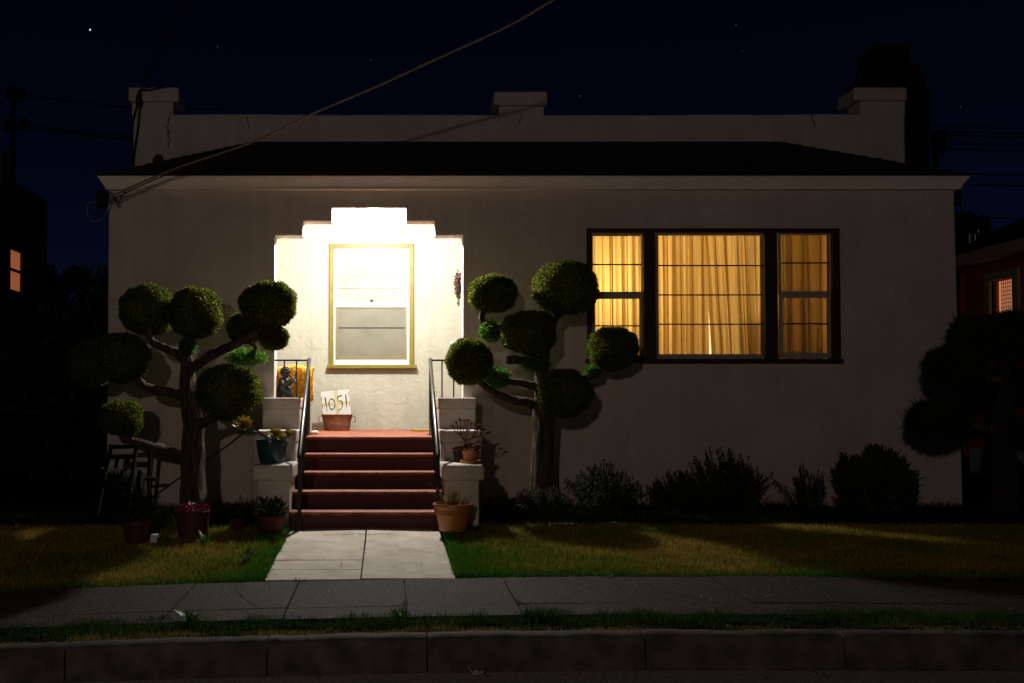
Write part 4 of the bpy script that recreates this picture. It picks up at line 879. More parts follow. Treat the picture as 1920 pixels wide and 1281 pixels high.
# ------------------------------------------------------------------ porch things
# number board in a rusty tub
Yk = 1.66
tub = thing('rusty_tub', (X(632, Yk), Yk, LZ), 'oval rusty metal tub on the porch landing, holding the number board', 'tub')
cx_ = X(632, Yk); hh = Z(777, Yk) - LZ; rr_ = 29 / S(Yk)
mb = MB(); mb.lathe([(rr_ * .80, 0), (rr_ * .82, .005), (rr_ * .9, hh * .5), (rr_ * .99, hh * .96), (rr_ * 1.03, hh * .985), (rr_ * 1.0, hh), (rr_ * .96, hh * .97), (rr_ * .8, hh * .12)], (cx_, Yk, LZ), 36, 1, .62); mb.build('tub_body', M['rust'], tub, smooth=True)
for sgn in (-1, 1):
    hx = cx_ + sgn * rr_ * 1.0; mb = MB(); mb.tube([(hx, Yk, LZ + hh * .9), (hx + sgn * .03, Yk - .02, LZ + hh * .85), (hx + sgn * .032, Yk - .02, LZ + hh * .55), (hx + sgn * .005, Yk, LZ + hh * .5)], .006, 6); mb.build('handle', M['rust'], tub, smooth=True)
# board: its own axes, tilted a little and leaning back on the wall
BO = W(632, 782, Yk); bt = R(5.5); bu = Vector((math.cos(bt), 0, math.sin(bt))); bl = R(9); bvv = Vector((-math.sin(bt) * math.cos(bl), math.sin(bl), math.cos(bt) * math.cos(bl))); bn = bu.cross(bvv).normalized()
bw, bh = 53 / S(Yk), 50 / S(Yk)
def BP(u, v, o=0): return BO + bu * (u * bw) + bvv * (v * bh) + bn * o
board = MB(); fr = [BP(-.5, -.1), BP(.5, -.1), BP(.5, 1), BP(-.5, 1)]; board.hexa([p + bn * .009 for p in fr], [p - bn * .009 for p in fr])
board = board.build('number_board', M['card'], None, bevel=.002); tag(board, 'cream board hand lettered 1051 leaning in the rusty tub', 'sign')
mb = MB(); a = [BP(-.03, -.1, .0105), BP(.10, -.1, .0105), BP(.10, 1, .0105), BP(-.03, 1, .0105)]; mb.add(a, [(0, 1, 2, 3)]); a = [BP(-.5, .44, .0108), BP(.5, .44, .0108), BP(.5, .56, .0108), BP(-.5, .56, .0108)]; mb.add(a, [(0, 1, 2, 3)]); mb.build('tape', M['tape'], board)
def stroke(pts, wd=.015):
    mb = MB(); P = [BP(u, v, .0125) for u, v in pts]
    L_, R_ = [], []
    for i, p in enumerate(P):
        t_ = (P[min(i + 1, len(P) - 1)] - P[max(i - 1, 0)]).normalized(); n_ = bn.cross(t_).normalized(); w_ = wd * (.35 + .15 * math.sin(i * 1.3)); L_.append(p + n_ * w_); R_.append(p - n_ * w_)
    mb.v = [tuple(v) for v in L_ + R_]; k = len(P); mb.f = [(i, k + i, k + i + 1, i + 1) for i in range(k - 1)]; return mb
d1 = stroke([(-.38, .78), (-.36, .76), (-.345, .55), (-.335, .40), (-.33, .24)]); d1.build('digit', M['ink'], board)
stroke([(-.14 + .105 * math.cos(a_ + 1.2), .50 + .20 * math.sin(a_ + 1.2)) for a_ in [k * 6.4 / 22 for k in range(23)]]).build('digit', M['ink'], board)
stroke([(.24, .80), (.16, .77), (.08, .755), (.085, .66), (.09, .57), (.16, .60), (.22, .55), (.235, .44), (.20, .33), (.12, .25), (.06, .25)]).build('digit', M['ink'], board)
stroke([(.375, .82), (.375, .7), (.372, .5), (.368, .32)]).build('digit', M['ink'], board)
mb = MB()
for u, vs_ in ((-.485, (.66, .36, .05)), (.48, (.76, .36))):
    for v_ in vs_: a = [BP(u - .008, v_, .012), BP(u + .008, v_, .012), BP(u + .008, v_ + .14, .012), BP(u - .008, v_ + .14, .012)]; mb.add(a, [(0, 1, 2, 3)])
mb.build('edge_mark', M['ink'], board)
# stone, mat
mb = MB(); q = W(590, 803, .1); bmx = bmesh.new(); bmesh.ops.create_icosphere(bmx, subdivisions=2, radius=1)
for v in bmx.verts: k = 1 + .25 * noise.noise(v.co * 1.7); mb.v.append((q.x + v.co.x * .045 * k, .1 + v.co.y * .03 * k, LZ + .018 + v.co.z * .022 * k))
mb.f = [tuple(v.index for v in f.verts) for f in bmx.faces]; bmx.free(); tag(mb.build('stone', M['stone'], None, smooth=True), 'small pale stone on the red landing beside the left railing post', 'stone')
mb = MB(); mb.box(X(772, 1.7), 1.05, 1.35, 1.9, LZ + .002, LZ + .022); tag(mb.build('doormat', M['mat'], None, bevel=.005), 'straw coloured doormat at the right end of the porch landing', 'doormat')
# cushion
cu = MB(); cx2, cz2, Yc = -1.13, Z(718, .62), .62
q = random.Random(5); hw_, hh_ = .30, .185
for i in range(5200):
    u, v = q.uniform(-1, 1), q.uniform(-1, 1); e = max(0, 1 - (abs(u) ** 4 + abs(v) ** 4)) ** .5; p = Vector((cx2 + u * hw_, Yc - .09 * e, cz2 + v * hh_ + .012 * math.sin(u * 5))); d = Vector((q.gauss(0, .35), -.7, q.gauss(-.5, .35))).normalized()
    cu.blade(p, d, d.cross(Vector((q.random(), .1, q.random()))).normalized(), .03, .007)
cush = thing('cushion', (cx2, Yc, zu), 'shaggy golden yellow cushion behind the statue at the left of the porch', 'cushion')
cu.build('shag', M['gold'], cush)
mb = MB(); n_ = 14
for s2 in (-1, 1):
    b0 = len(mb.v)
    for j in range(n_ + 1):
        for i in range(n_ + 1):
            u, v = i / n_ * 2 - 1, j / n_ * 2 - 1; e = max(0, 1 - max(abs(u), abs(v)) ** 3) ** .5; mb.v.append((cx2 + u * hw_, Yc + s2 * .085 * e, cz2 + v * hh_ + .012 * math.sin(u * 5)))
    for j in range(n_):
        for i in range(n_): f = (b0 + j * (n_ + 1) + i, b0 + j * (n_ + 1) + i + 1, b0 + (j + 1) * (n_ + 1) + i + 1, b0 + (j + 1) * (n_ + 1) + i); mb.f.append(f if s2 < 0 else f[::-1])
mb.build('cover', M['gold'], cush, smooth=True)

# statue: one skinned figure playing a pipe, robe below
Ys = .18
def SPX(px, py, dy=0): return W(px, py, Ys + dy)
sc_ = 1 / S(Ys)
statue = thing('statue', SPX(535, 745), 'small dark bronze statue of a curly haired figure playing a pipe behind the left railing', 'statue')
J = [(SPX(534, 744), 13), (SPX(533, 728), 12.5), (SPX(533, 716), 10.5), (SPX(534, 708), 5), (SPX(536, 700), 7), (SPX(537, 696), 6.5),
     (SPX(527, 712, -.02), 5), (SPX(531, 722, -.07), 4.3), (SPX(543, 722, -.09), 3.6), (SPX(549, 713, -.09), 3.2),
     (SPX(540, 712, .02), 5), (SPX(546, 719, .03), 4), (SPX(550, 708, .0), 3.2), (SPX(545, 740, -.04), 6), (SPX(541, 732, -.05), 8), (SPX(541, 701, -.03), 2.2)]
E = [(0, 1), (1, 2), (2, 3), (3, 4), (4, 5), (2, 6), (6, 7), (7, 8), (8, 9), (2, 10), (10, 11), (11, 12), (1, 14), (14, 13), (4, 15)]
me = bpy.data.meshes.new('figure'); me.from_pydata([tuple(p) for p, r_ in J], E, []); me.materials.append(M['bronze'])
fo = link('figure', me, statue); sk = fo.modifiers.new('skin', 'SKIN'); sk.use_smooth_shade = True
for i, (p, r_) in enumerate(J): me.skin_vertices[0].data[i].radius = (r_ * sc_, r_ * sc_ * .9); me.skin_vertices[0].data[i].use_root = (i == 0)
sb = fo.modifiers.new('sub', 'SUBSURF'); sb.levels = 2; sb.render_levels = 2
mb = MB(); q = random.Random(3)
for k in range(70):
    while True:
        d = Vector((q.uniform(-1, 1), q.uniform(-1, 1), q.uniform(-1, 1)))
        if .3 < d.length < 1: break
    d.normalize()
    if d.y < -.35 and d.z < .3 and d.x > -.2: continue
    p = SPX(535, 698) + d * 8.0 * sc_ + Vector((0, 0, .002)); r_ = 2.3 * sc_; tvec = d.cross(Vector((q.random(), q.random(), q.random()))).normalized(); t2 = d.cross(tvec)
    mb.tube([p + tvec * r_ * math.cos(a * .9) + t2 * r_ * math.sin(a * .9) + d * a * .0012 for a in range(8)], 1.1 * sc_, 5)
tag(mb.build('curls', M['bronze'], statue, smooth=True), kind='stuff')
mb = MB(); mb.tube([SPX(541, 702, -.05), SPX(547, 706, -.07), SPX(554, 716, -.08)], [1.2 * sc_, 1.4 * sc_, 2.4 * sc_], 8); mb.build('pipe', M['bronze'], statue, smooth=True)
mb = MB()
for k in range(9):
    a = -2.6 + k * .52; pts = [SPX(533, 716) + Vector((9.5 * sc_ * math.cos(a), 8 * sc_ * math.sin(a), 0)), SPX(533, 730) + Vector((12.5 * sc_ * math.cos(a), 10.5 * sc_ * math.sin(a), 0)), SPX(534, 746) + Vector((13.5 * sc_ * math.cos(a + .1), 12 * sc_ * math.sin(a + .1), 0))]; mb.tube(pts, [1.2 * sc_, 2.2 * sc_, 2.6 * sc_], 6)
mb.build('robe_folds', M['bronze'], statue, smooth=True)
# wreath on the porch side wall
mb = MB(); wc = Vector((1.03, .95, Z(534, .95))); wc = W(864, 534, .70)
q = random.Random(8); mbl = MB()
for k in range(230):
    a = q.uniform(0, 6.283); rr2 = .085 + q.gauss(0, .03); p = wc + Vector((q.uniform(-.03, .04) - .02, rr2 * math.cos(a), rr2 * math.sin(a))); d = Vector((q.gauss(-.5, .5), q.gauss(0, .7), q.gauss(0, .7))).normalized(); (mb if k % 3 else mbl).blade(p, d, d.cross(Vector((q.random(), q.random(), q.random()))).normalized(), .05, .02)
for k in range(20): p = wc + Vector((-.02, q.uniform(-.05, .05), -.10 - .12 * q.random())); d = Vector((q.gauss(-.3, .4), q.gauss(0, .5), -1)).normalized(); mbl.blade(p, d, d.cross(Vector((.3, .5, .1))).normalized(), .04, .015)
wr = thing('wreath', wc, 'dried flower wreath of dark pink petals hanging at the right side of the porch', 'wreath'); mb.build('petals', mat('dried_petal', (.05, .012, .012), (.13, .045, .04), island=True), wr); mbl.build('leaves', M['shrub'], wr)
mb = MB(); mb.tube([wc + Vector((0, 0, .08)), Vector((ox1, wc.y, wc.z + .14))], .006, 5); mb.build('hook', M['black'], wr)

# ------------------------------------------------------------------ hose cart
Yh = -.62
hc = thing('hose_cart', (X(240, Yh), Yh, 0), 'dark hose reel cart with coiled green hose against the wall left of the topiary', 'hose cart')
def HP(px, py, dy=0): return W(px, py, Yh + dy)
def bar(name, a, b, r, m='reel'): mb = MB(); mb.tube([a, b], r, 8); return mb.build(name, M[m], hc, smooth=True)
bar('leg', HP(208, 838, -.12), HP(180, 972, -.30), .020); bar('leg', HP(256, 838, -.12), HP(236, 985, -.32), .022)
bar('leg', HP(222, 852, .12), HP(200, 960, .28), .018); bar('leg', HP(281, 846, .12), HP(276, 962, .28), .020)
bar('handle', HP(205, 838, -.12), HP(262, 836, -.12), .024); bar('crossbar', HP(205, 856, -.08), HP(256, 856, -.08), .028)
bar('crossbar', HP(262, 836, -.12), HP(284, 842, .10), .02); bar('axle', HP(196, 905), HP(294, 897), .014); bar('crank', HP(278, 897), HP(294, 899), .02); bar('tap', HP(283, 832, .1), HP(284, 828, .1), .02)
mb = MB()
for k in range(13):
    xk = HP(194 + k * 5.4, 905).x; rk = (.165 + .02 * rng.random()) * (1 if k % 3 else .93); cz_ = Z(912, Yh) + rng.uniform(-.01, .01)
    mb.tube([(xk + .008 * math.sin(a * .6 + k), Yh + rk * math.cos(a * math.pi / 14), cz_ + rk * 1.0 * math.sin(a * math.pi / 14)) for a in range(29)], .0125, 6, cap=False)
mb.tube([HP(192, 880, -.1), HP(184, 910, -.2), HP(178, 950, -.24), HP(175, 975, -.28)], .012, 6); mb.build('hose', M['hose'], hc, smooth=True)
for xk in (188, 268): mb = MB(); p = HP(xk, 912); mb.tube([p, p + Vector((.012, 0, 0))], .13, 24); mb.build('reel_flange', M['reel'], hc)
mb = MB(); mb.tube([W(280, 936, -.03), W(310, 915, -.035), W(360, 878, -.03), W(400, 855, -.03), W(440, 825, -.035), W(462, 805, -.03)], .006, 5); tag(mb.build('wall_wire', M['cable'], None, smooth=True), 'thin wire running slantwise along the wall behind the left topiary', 'wire')
mb = MB(); mb.tube([W(291, 960, -.05), W(291, 928, -.05)], .01, 8); mb.tube([W(291, 930, -.05), W(296, 930, -.08)], .012, 8); tag(mb.build('standpipe', M['metal'], None), 'short garden standpipe against the wall right of the hose cart', 'pipe')

# ------------------------------------------------------------------ litter
mb = MB(); q = W(897, 1245, -5.32); P_ = []
for j in range(4):
    for i in range(5): P_.append((q.x + (i - 2) * .018 + rng.uniform(-.004, .004), -5.20 + (j - 1.5) * .02, RZ + g(.5) - .0 + .012 + .022 * abs(noise.noise((i * .9, j * .9, 2))) + (.03 if i == 0 else 0)))
mb.v = P_; mb.f = [(j * 5 + i, j * 5 + i + 1, j * 5 + i + 6, j * 5 + i + 5) for j in range(3) for i in range(4)]
lp = mb.build('crumpled_paper', M['paper'], None); md = lp.modifiers.new('solid', 'SOLIDIFY'); md.thickness = .002; tag(lp, 'crumpled scrap of paper lying in the gutter under the kerb', 'litter')

# cracks in the paving, leaf litter
def floor_crack(pts, zf, parent, wdt=.004, seed=0):
    q = random.Random(seed); mb = MB(); Q = []
    for (xa, ya), (xb, yb) in zip(pts[:-1], pts[1:]):
        for k in range(6): t = k / 6; Q.append((xa + (xb - xa) * t + q.uniform(-.008, .008), ya + (yb - ya) * t + q.uniform(-.008, .008)))
    Q.append(pts[-1])
    for (xa, ya), (xb, yb) in zip(Q[:-1], Q[1:]):
        d = Vector((xb - xa, yb - ya, 0)); n_ = Vector((-d.y, d.x, 0)).normalized() * wdt * q.uniform(.4, 1.3)
        a, b = Vector((xa, ya, zf(xa, ya) + .0065)), Vector((xb, yb, zf(xb, yb) + .0065)); mb.add([a - n_, a + n_, b + n_, b - n_], [(3, 2, 1, 0)])
    mb.build('crack', M['joint'], parent)
floor_crack([(-.55, -2.06), (-.30, -2.01), (-.18, -2.02), (.05, -2.00)], lambda x, y: zp(x, y) + .008, path, .007, 1)
floor_crack([(.12, -2.75), (.25, -2.70), (.43, -2.66)], zp, path, .0025, 2); floor_crack([(-.84, -2.35), (-.62, -2.30), (-.40, -2.33)], zp, path, .0025, 3)
floor_crack([(1.62, -3.56), (1.74, -3.95), (1.98, -4.36)], zl, side, .005, 4); floor_crack([(-1.05, -3.56), (-.98, -3.9), (-.80, -4.34)], zl, side, .003, 5)
floor_crack([(2.35, -3.60), (2.7, -3.9), (2.85, -4.3)], zl, side, .003, 6); floor_crack([(-2.2, -4.3), (-1.9, -4.0), (-1.6, -4.05)], zl, side, .003, 7); floor_crack([(.2, -4.0), (.45, -4.12), (.7, -4.08)], zl, side, .002, 8)
mb = MB(); q = random.Random(44)
for k in range(150):
    r_ = q.random(); x = q.uniform(-2.8, 4.6)
    if r_ < .45: y = q.uniform(-4.6, -3.56); z = zl(x, y) + .006
    elif r_ < .75: y = q.uniform(-5.32, -5.15); z = RZ + g(x) + .008
    else: y = q.uniform(-3.4, -1.8); x = q.uniform(-.8, .4); z = zp(x, y) + .012
    a = q.uniform(0, 6.28); d = Vector((math.cos(a), math.sin(a), q.uniform(-.1, .35))); mb.blade((x, y, z), d.normalized(), Vector((-math.sin(a), math.cos(a), q.uniform(-.3, .3))).normalized(), q.uniform(.012, .04), q.uniform(.006, .016))
tag(mb.build('leaf_litter', M['straw'], None), kind='stuff')
for k, (x, y) in enumerate(((-.614, -3.56), (.1, -4.33), (-1.30, -4.35), (.79, -4.36), (1.49, -3.57))):
    tuft('joint_weed', ('small weed sprouting in the sidewalk joint left of the path', 'small weed in the sidewalk joint straight below the path', 'weed in the second sidewalk joint from the left', 'small weed in the sidewalk joint right of the path end', 'weed at the lawn edge of a right sidewalk joint')[k], 'weed', (x, y, zl(x, y) - .01), 10, .05, .008, 'leaf', 70 + k, 1.6)

# ------------------------------------------------------------------ cables
def cable(name, pts, r, m, label, cat='cable', group=None, parent=None, n=6):
    P = [Vector(p) for p in pts]; Q = []
    for i in range(len(P) - 1):
        p0 = P[max(i - 1, 0)]; p1 = P[i]; p2 = P[i + 1]; p3 = P[min(i + 2, len(P) - 1)]
        for k in range(6):
            t = k / 6; Q.append(.5 * ((2 * p1) + (p2 - p0) * t + (2 * p0 - 5 * p1 + 4 * p2 - p3) * t * t + (3 * p1 - p0 - 3 * p2 + p3) * t ** 3))
    Q.append(P[-1]); mb = MB(); mb.tube(Q, r, n); o = mb.build(name, M[m], parent, smooth=True)
    return tag(o, label, cat, group) if label else o
drop = [(214, 366, -.25), (260, 345, -.35), (340, 312, -.5), (480, 264, -.8), (580, 216, -1.05), (700, 165, -1.35), (800, 119, -1.65), (900, 74, -1.95), (970, 40, -2.2), (1040, -2, -2.5)]
dp = [W(*q) for q in drop]; dv = dp[-1] - dp[-2]; dp += [dp[-1] + dv * k for k in range(1, 9)]
cable('service_cable', dp, .010, 'greycable', 'twisted grey service cable sweeping from the left eave up over the roof to the sky')
cable('service_cable', [W(a, b + (5 if i else 8) * (1 if i < 3 else 0) + (2 if i == 3 else 0), c + .03) for i, (a, b, c) in enumerate(drop[:6])] , .006, 'cable', 'thin black cable hanging just below the twisted service cable near the left eave')
wh = thing('weatherhead', W(191, 370, -.05), 'cable bracket and tangle of service wires under the left end of the eave', 'cable bracket')
mb = MB(); p = W(191, 372, .1); mb.lathe([(.035, -.10), (.055, -.09), (.055, .06), (.03, .08)], p, 14); mb.build('insulator', M['wood'], wh, smooth=True)
for pts in ([(197, 378), (207, 360), (212, 372), (218, 378), (214, 366)], [(203, 372), (210, 382), (216, 372), (221, 387), (226, 372), (236, 358)], [(200, 366), (208, 372), (204, 384)], [(206, 380), (200, 395), (192, 409), (178, 416), (168, 408), (163, 395), (168, 380), (184, 379)], [(184, 380), (183, 400), (178, 412)]):
    cable('wire', [W(a, b, -.10 if a > 198 else -.02) for a, b in pts], .0055, 'greycable' if len(pts) > 7 else 'cable', None, parent=wh)
pc = thing('parapet_wires', W(262, 180, 1.2), 'black wires knotted on the left parapet pier and running into the sky', 'wires')
yk = PYy - .09
for (a, b) in ((335, -4), (362, -4)):
    p0, p1 = W(264, 168, yk), W(a, b, -1.2); cable('wire', [p0, p0.lerp(p1, .5) + Vector((0, 0, -.02)), p1, p1 + (p1 - p0) * 2.5], .008, 'cable', None, parent=pc)
for pts in ([(264, 168), (257, 180), (256, 196), (262, 201), (266, 192), (262, 176)], [(262, 170), (262, 195), (258, 240), (252, 280), (249, 312)], [(260, 170), (256, 200), (248, 230), (247, 270), (247, 312)], [(264, 170), (285, 168), (312, 162)], [(259, 172), (265, 178), (261, 185), (266, 190)]):
    cable('wire', [W(a, b, yk + (.02 if b > 190 else 0)) for a, b in pts], .009, 'cable', None, parent=pc)
mb = MB(); p = W(293, 301, 1.1); mb.tube([p, p + Vector((0, .12, .06))], .045, 12); tag(mb.build('roof_vent', M['wood'], None), 'small round dark vent pipe at the left end of the roof', 'vent')

# ------------------------------------------------------------------ neighbours
lx2 = -6.0
lh = thing('neighbour_house', (lx2 - 2, 8, 0), 'dark neighbouring house at the left edge with one small lit window', 'house')
yn0, yn1 = 5.3, 7.2; zt0 = 1.04 + (760 - 333) * (yn0 + D) / F_PX
wy0, wy1 = F_PX * 6 / (CX - 13) - D, F_PX * 6 / (CX - 38) - D
def zN(py, Y): return Z(py, Y)
ws0, ws1 = zN(545, (wy0 + wy1) / 2), zN(470, (wy0 + wy1) / 2)
def wallx(mb, x, th, y0, y1, z0, z1, hy0, hy1, hz0, hz1):
    for a, b, c, d in ((y0, hy0, z0, z1), (hy1, y1, z0, z1), (hy0, hy1, z0, hz0), (hy0, hy1, hz1, z1)): mb.box(min(x, x + th), max(x, x + th), a, b, c, d)
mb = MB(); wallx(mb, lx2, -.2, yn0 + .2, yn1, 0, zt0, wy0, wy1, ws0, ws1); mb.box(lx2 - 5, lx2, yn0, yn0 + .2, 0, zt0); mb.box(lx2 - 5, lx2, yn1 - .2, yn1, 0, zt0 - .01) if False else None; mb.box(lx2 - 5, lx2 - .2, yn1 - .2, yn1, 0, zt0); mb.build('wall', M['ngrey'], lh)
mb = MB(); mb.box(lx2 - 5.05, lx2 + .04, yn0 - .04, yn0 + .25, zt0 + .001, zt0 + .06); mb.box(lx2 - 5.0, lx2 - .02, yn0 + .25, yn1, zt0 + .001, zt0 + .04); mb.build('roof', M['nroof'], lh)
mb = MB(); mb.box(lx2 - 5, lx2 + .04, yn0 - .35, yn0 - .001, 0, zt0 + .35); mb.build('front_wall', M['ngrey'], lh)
mb = MB(); mb.box(lx2 - .6, lx2 - .28, yn0 + .5, yn0 + .8, zt0, zt0 + .6); mb.build('chimney', M['ngrey'], lh)
wn = MB(); yy = (wy0, wy1); x = lx2 + .03
for a, b, c, d in ((wy0 - .07, wy0, ws0 - .07, ws1 + .07), (wy1, wy1 + .10, ws0 - .07, ws1 + .07), (wy0, wy1, ws1, ws1 + .07), (wy0, wy1, ws0 - .07, ws0), (wy0, wy1, (ws0 + ws1) / 2 - .02, (ws0 + ws1) / 2 + .02)): wn.box(lx2 - .02, x - .015, a, b, c, d)
wn = wn.build('window', mat('neighbour_sash', (.12, .07, .05), rough=.6), lh)
mb = MB(); mb.box(lx2 - .012, lx2 - .009, wy0, wy1, ws0, ws1); mb.build('pane', M['glass'], wn)
mb = MB(); yq = [wy0 + (wy1 - wy0) * k / 24 for k in range(25)]
for k in range(24): mb.add([(lx2 - .035 + .012 * math.sin(k * 1.1), yq[k], ws0), (lx2 - .035 + .012 * math.sin((k + 1) * 1.1), yq[k + 1], ws0), (lx2 - .035 + .012 * math.sin((k + 1) * 1.1), yq[k + 1], ws1), (lx2 - .035 + .012 * math.sin(k * 1.1), yq[k], ws1)], [(0, 1, 2, 3)])
mb.build('lit_curtain', mat('lit_pink_curtain', (.3, .12, .08), (.5, .25, .2), scale=20, mscale=(1, 3, .5), emit=(1, .30, .12), estr=.30), wn)

rxh = 8.5
def yR(px): return F_PX * rxh / (px - CX) - D
rh = thing('neighbour_house', (rxh + 2, 3, 0), 'dark red neighbouring house at the right edge with one lit window', 'house')
y_far, y_near = yR(1812), yR(1990); wa, wb2 = yR(1906), yR(1863); wz1, wz0 = Z(524, yR(1885)), Z(664, yR(1885)); eaveZ = Z(462, yR(1915)) + .0
mb = MB(); wallx(mb, rxh, .2, y_near, y_far, .42, eaveZ, wa, wb2, wz0, wz1); mb.box(rxh + .2, rxh + 4, y_near, y_near + .2, .42, eaveZ); mb.box(rxh + .2, rxh + 4, y_far - .2, y_far, .42, eaveZ); mb.build('wall', M['nred'], rh)
mb = MB(); mb.box(rxh + .02, rxh + 4, y_near + .01, y_far - .01, -.1, .42); mb.build('foundation', M['nblue'], rh)
mb = MB(); xr = rxh - .35; mb.hexa([(xr, y_near - .3, eaveZ - .06), (rxh + 2.2, y_near + 1.5, eaveZ + 1.2), (rxh + 2.2, y_far - .6, eaveZ + 1.2), (xr, y_far + .35, eaveZ - .06)], [(xr, y_near - .3, eaveZ + .03), (rxh + 2.2, y_near + 1.5, eaveZ + 1.3), (rxh + 2.2, y_far - .6, eaveZ + 1.3), (xr, y_far + .35, eaveZ + .03)]); mb.build('roof', M['nroof'], rh)
mb = MB(); mb.box(xr - .03, xr - .003, y_near - .3, y_far + .35, eaveZ - .14, eaveZ + .0); mb.box(xr - .003, rxh - .003, y_near - .3, y_far + .35, eaveZ - .15, eaveZ - .12); mb.build('fascia', M['ntrim'], rh)
wn = MB()
for a, b, c, d in ((wb2, wb2 + .12, wz0 - .12, wz1 + .12), (wa - .12, wa, wz0 - .12, wz1 + .12), (wa, wb2, wz1, wz1 + .12), (wa, wb2, wz0 - .12, wz0)): wn.box(rxh - .04, rxh + .05, a, b, c, d)
wn = wn.build('window', M['ntrim'], rh)
zm_ = Z(589, yR(1885)); mb = MB(); mb.box(rxh + .01, rxh + .05, wa, wb2, zm_ - .03, zm_ + .03); mb.box(rxh + .01, rxh + .05, wb2 - .04, wb2, wz0, wz1); mb.build('sash', M['furn'], wn)
mb = MB(); mb.box(rxh + .052, rxh + .054, wa, wb2, wz0, wz1); mb.build('pane', M['glass'], wn)
mb = MB(); mb.box(rxh + .10, rxh + .105, wa - .15, wb2 + .1, wz0 - .1, wz1 + .1); mb.build('lit_blind', mat('lit_peach_blind', (.6, .35, .25), emit=(1, .36, .17), estr=.55), wn)
mb = MB(); ng = 9
for k in range(ng): y = wa + (wb2 - .1 - wa) * (k + .5) / ng; mb.box(rxh + .060, rxh + .066, y - .004, y + .004, wz0, wz1)
k = 0; z = wz0
while z < wz1: mb.box(rxh + .067, rxh + .072, wa, wb2 - .1, z - .004, z + .004); z += .055
mb.build('lattice', M['furn'], wn)
mb = MB(); yp = yR(1822); mb.tube([(rxh - .02, yp + .15, eaveZ - .2), (rxh - .06, yp + .1, eaveZ - .5), (rxh - .06, yR(1816), 2.2), (rxh - .06, yR(1816), .3)], .04, 8); mb.build('drainpipe', M['nred'], rh)
mb = MB(); vx, vy = W(1825, 470, 4.5).x, 4.5
for dx in (-.05, .03): mb.tube([(vx + dx, vy, Z(480, vy)), (vx + dx, vy, Z(438, vy))], .022, 8)
mb.tube([(vx - .12, vy, Z(440, vy)), (vx + .12, vy, Z(438, vy))], .02, 8); mb.tube([(vx + .08, vy, Z(440, vy)), (vx + .08, vy, Z(431, vy))], .02, 8)
tag(mb.build('vent_pipe', M['metal'], None, smooth=True), 'shiny metal flue pipes with a crosspiece standing beyond the red house roof', 'pipe')

# ------------------------------------------------------------------ trees beyond, utility poles, stars
def far_tree(label, px, pyt, pyb, wpx, Y, seed, cone=False, n=6000, leaf=.12):
    s = 1 / S(Y); c = W(px, (pyt + pyb) / 2, Y); hgt = (pyb - pyt) * s; wd = wpx * s; q = random.Random(seed)
    t = thing('conifer' if cone else 'dark_tree', (c.x, Y, 0), label, 'tree', 'trees beyond the houses')
    mb = MB(); zt = c.z + hgt / 2
    cl = [(q.uniform(-1, 1), q.uniform(-1, 1), q.uniform(0, 1), q.uniform(.5, 1)) for _ in range(16)]
    for k in range(n):
        if cone: v = q.random() ** .8; rr = wd / 2 * (1 - v) * (.75 + .35 * math.sin(v * 40 + q.random() * 2)) + .05; a = q.uniform(0, 6.28); p = Vector((c.x + rr * math.cos(a) * q.random() ** .4, Y + rr * math.sin(a), zt - hgt * (1 - v)))
        else:
            e = q.choice(cl); d = Vector((q.gauss(0, 1), q.gauss(0, 1), q.gauss(0, 1))); d.normalize(); r_ = .26 * e[3] * q.random() ** .3; zz = e[2]; p = Vector((c.x + e[0] * wd / 2 * (1 - .35 * zz) + d.x * r_ * wd, Y + e[1] * wd / 2.5 + d.y * r_ * wd, zt - hgt * (1 - zz) * .85 - .1 * hgt + d.z * r_ * hgt * .4))
        d = Vector((q.gauss(0, 1), q.gauss(0, 1), q.gauss(.3, .7))).normalized(); mb.blade(p, d, d.cross(Vector((q.random(), q.random(), q.random() + .01))).normalized(), leaf * q.uniform(.6, 1.2), leaf * .4)
    mb.build('crown', M['darkleaf'], t); mb = MB(); mb.tube([(c.x, Y, -.1), (c.x, Y, zt - hgt * .5)], [.18, .10], 8); mb.build('trunk', M['bark'], t)
far_tree('dark leafy tree in the gap beyond the left neighbour, nearest its wall', 118, 470, 800, 120, 9, 1, n=9000)
far_tree('dark leafy tree in the gap touching the left edge of the bungalow', 188, 486, 800, 110, 8, 2, n=9000)
far_tree('taller dark conifer just right of the bungalow corner', 1815, 405, 640, 60, 13, 3, True, leaf=.16)
far_tree('smaller dark conifer to the right of the flue pipes', 1843, 412, 640, 60, 14, 4, True, leaf=.16)
far_tree('loose dark tree directly behind the right corner of the bungalow', 1797, 398, 640, 50, 12, 5, False, leaf=.11)
hd = thing('hedge', (-4.4, 3.5, 0), 'dark hedge filling the gap between the left neighbour and the bungalow', 'hedge')
mb = MB(); leafy(mb, (-4.3, 4, 1.3), 1.6, 4500, .2, .07, .3, 9, (.75, .5, 1.0)); mb.build('foliage', M['darkleaf'], hd)
def pole(label, px, pyt, Y, arms, wpx):
    s = 1 / S(Y); x = X(px, Y); zt = Z(pyt, Y); t = thing('utility_pole', (x, Y, 0), label, 'utility pole')
    mb = MB(); mb.tube([(x, Y, -.1), (x, Y, zt)], [wpx * s * .6, wpx * s * .45], 10); mb.build('post', M['wood'], t, smooth=True)
    for (py, a, b, kn) in arms:
        z = Z(py, Y); mb = MB(); mb.box(X(a, Y), X(b, Y), Y - .1, Y + .02, z - .07, z + .07); ar = mb.build('crossarm', M['wood'], t)
        for q in kn: mb = MB(); mb.lathe([(.05, 0), (.09, .04), (.05, .10), (.08, .14), (.03, .2)], (X(q, Y), Y - .04, z + .07), 8); mb.build('insulator', M['wood'], ar)
    return t
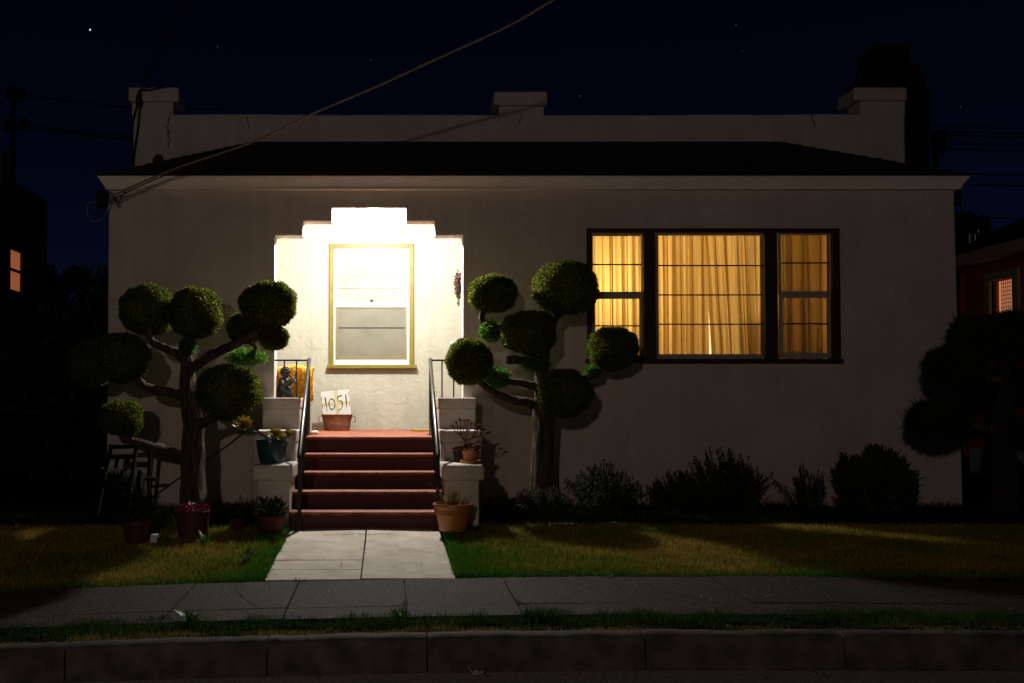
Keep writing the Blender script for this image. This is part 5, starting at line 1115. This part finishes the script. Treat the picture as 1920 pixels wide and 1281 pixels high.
pole('dark utility pole with two crossarms above the left neighbour', 20, 163, 18, [(182, 8, 42, (12, 30, 40)), (240, 6, 46, (10, 36, 44))], 10)
pole('dark utility pole with crossarm behind the chimney at the right', 1761, 246, 18, [(262, 1752, 1780, (1768, 1778)), (284, 1754, 1776, (1774,))], 12)
def span(label, px0, py0, px1, py1, Y0, Y1, sag=.15, r=.022): a, b = W(px0, py0, Y0), W(px1, py1, Y1); cable('overhead_wire', [a, a.lerp(b, .5) - Vector((0, 0, sag)), b], r, 'cable', label, 'wire', 'overhead wires beyond the houses')
span('topmost overhead wire running right from the left pole', 30, 176, 420, 205, 18, 18); span('lower overhead wire running right from the left pole', 36, 232, 420, 258, 18, 18); span('overhead wire just under the lower wire of the left pole', 40, 238, 420, 264, 18, 18)
for i, (a, b, nm) in enumerate(((236, 240, 'topmost overhead wire running right from the right pole'), (246, 248, 'second overhead wire from the top at the right pole'), (252, 257, 'third overhead wire from the top at the right pole'), (266, 272, 'fourth overhead wire from the top at the right pole'), (277, 286, 'fifth overhead wire down at the right pole'), (323, 328, 'overhead wire at the height of the right end of the eave'), (343, 349, 'faint overhead wire just below the eave end'))):
    span(nm, 1745, a, 1990, b, 18, 18, .03, .018)
span('low overhead wire above the right conifers', 1800, 405, 1990, 410, 16, 16, .03, .016); span('lowest overhead wire crossing to the red house roof', 1812, 410, 1900, 436, 14, 12, .05, .012)
cable('downlead', [W(1796, 340, .3), W(1798, 370, .5), W(1804, 395, 1.5), W(1815, 408, 4)], .010, 'cable', 'thin black wire hanging off the right end of the eave', 'wire')
mb = MB(); mb.box(XR + .052, XR + .13, .1, .22, Z(382, .1), Z(353, .1)); mb.build('corner_bracket', M['wood'], house)
for px, py, r_, lb in ((169, 56, .62, 'brightest blue star above the left end of the roof'), (408, 88, .45, 'faint star right of the wires above the left parapet'), (695, 113, .40, 'faint star just above the service cable'), (1088, 180, .5, 'faint star right of the middle parapet pier'), (1380, 47, .42, 'faint star near the top edge, upper of a close pair'), (1392, 96, .36, 'faint star near the top edge, lower of a close pair'), (1801, 201, .35, 'faint star right of the brick chimney')):
    c = W(px, py, 600); mb = MB(); k = r_ * .7
    mb.tube([c + Vector((-.35, 0, -.6)) * k * 1.6, c + Vector((.35, 0, .6)) * k * 1.6], k * .7, 6)
    tag(mb.build('star', M['star'] if px == 169 else M['faint_star'], None), lb, 'star', 'stars in the night sky')
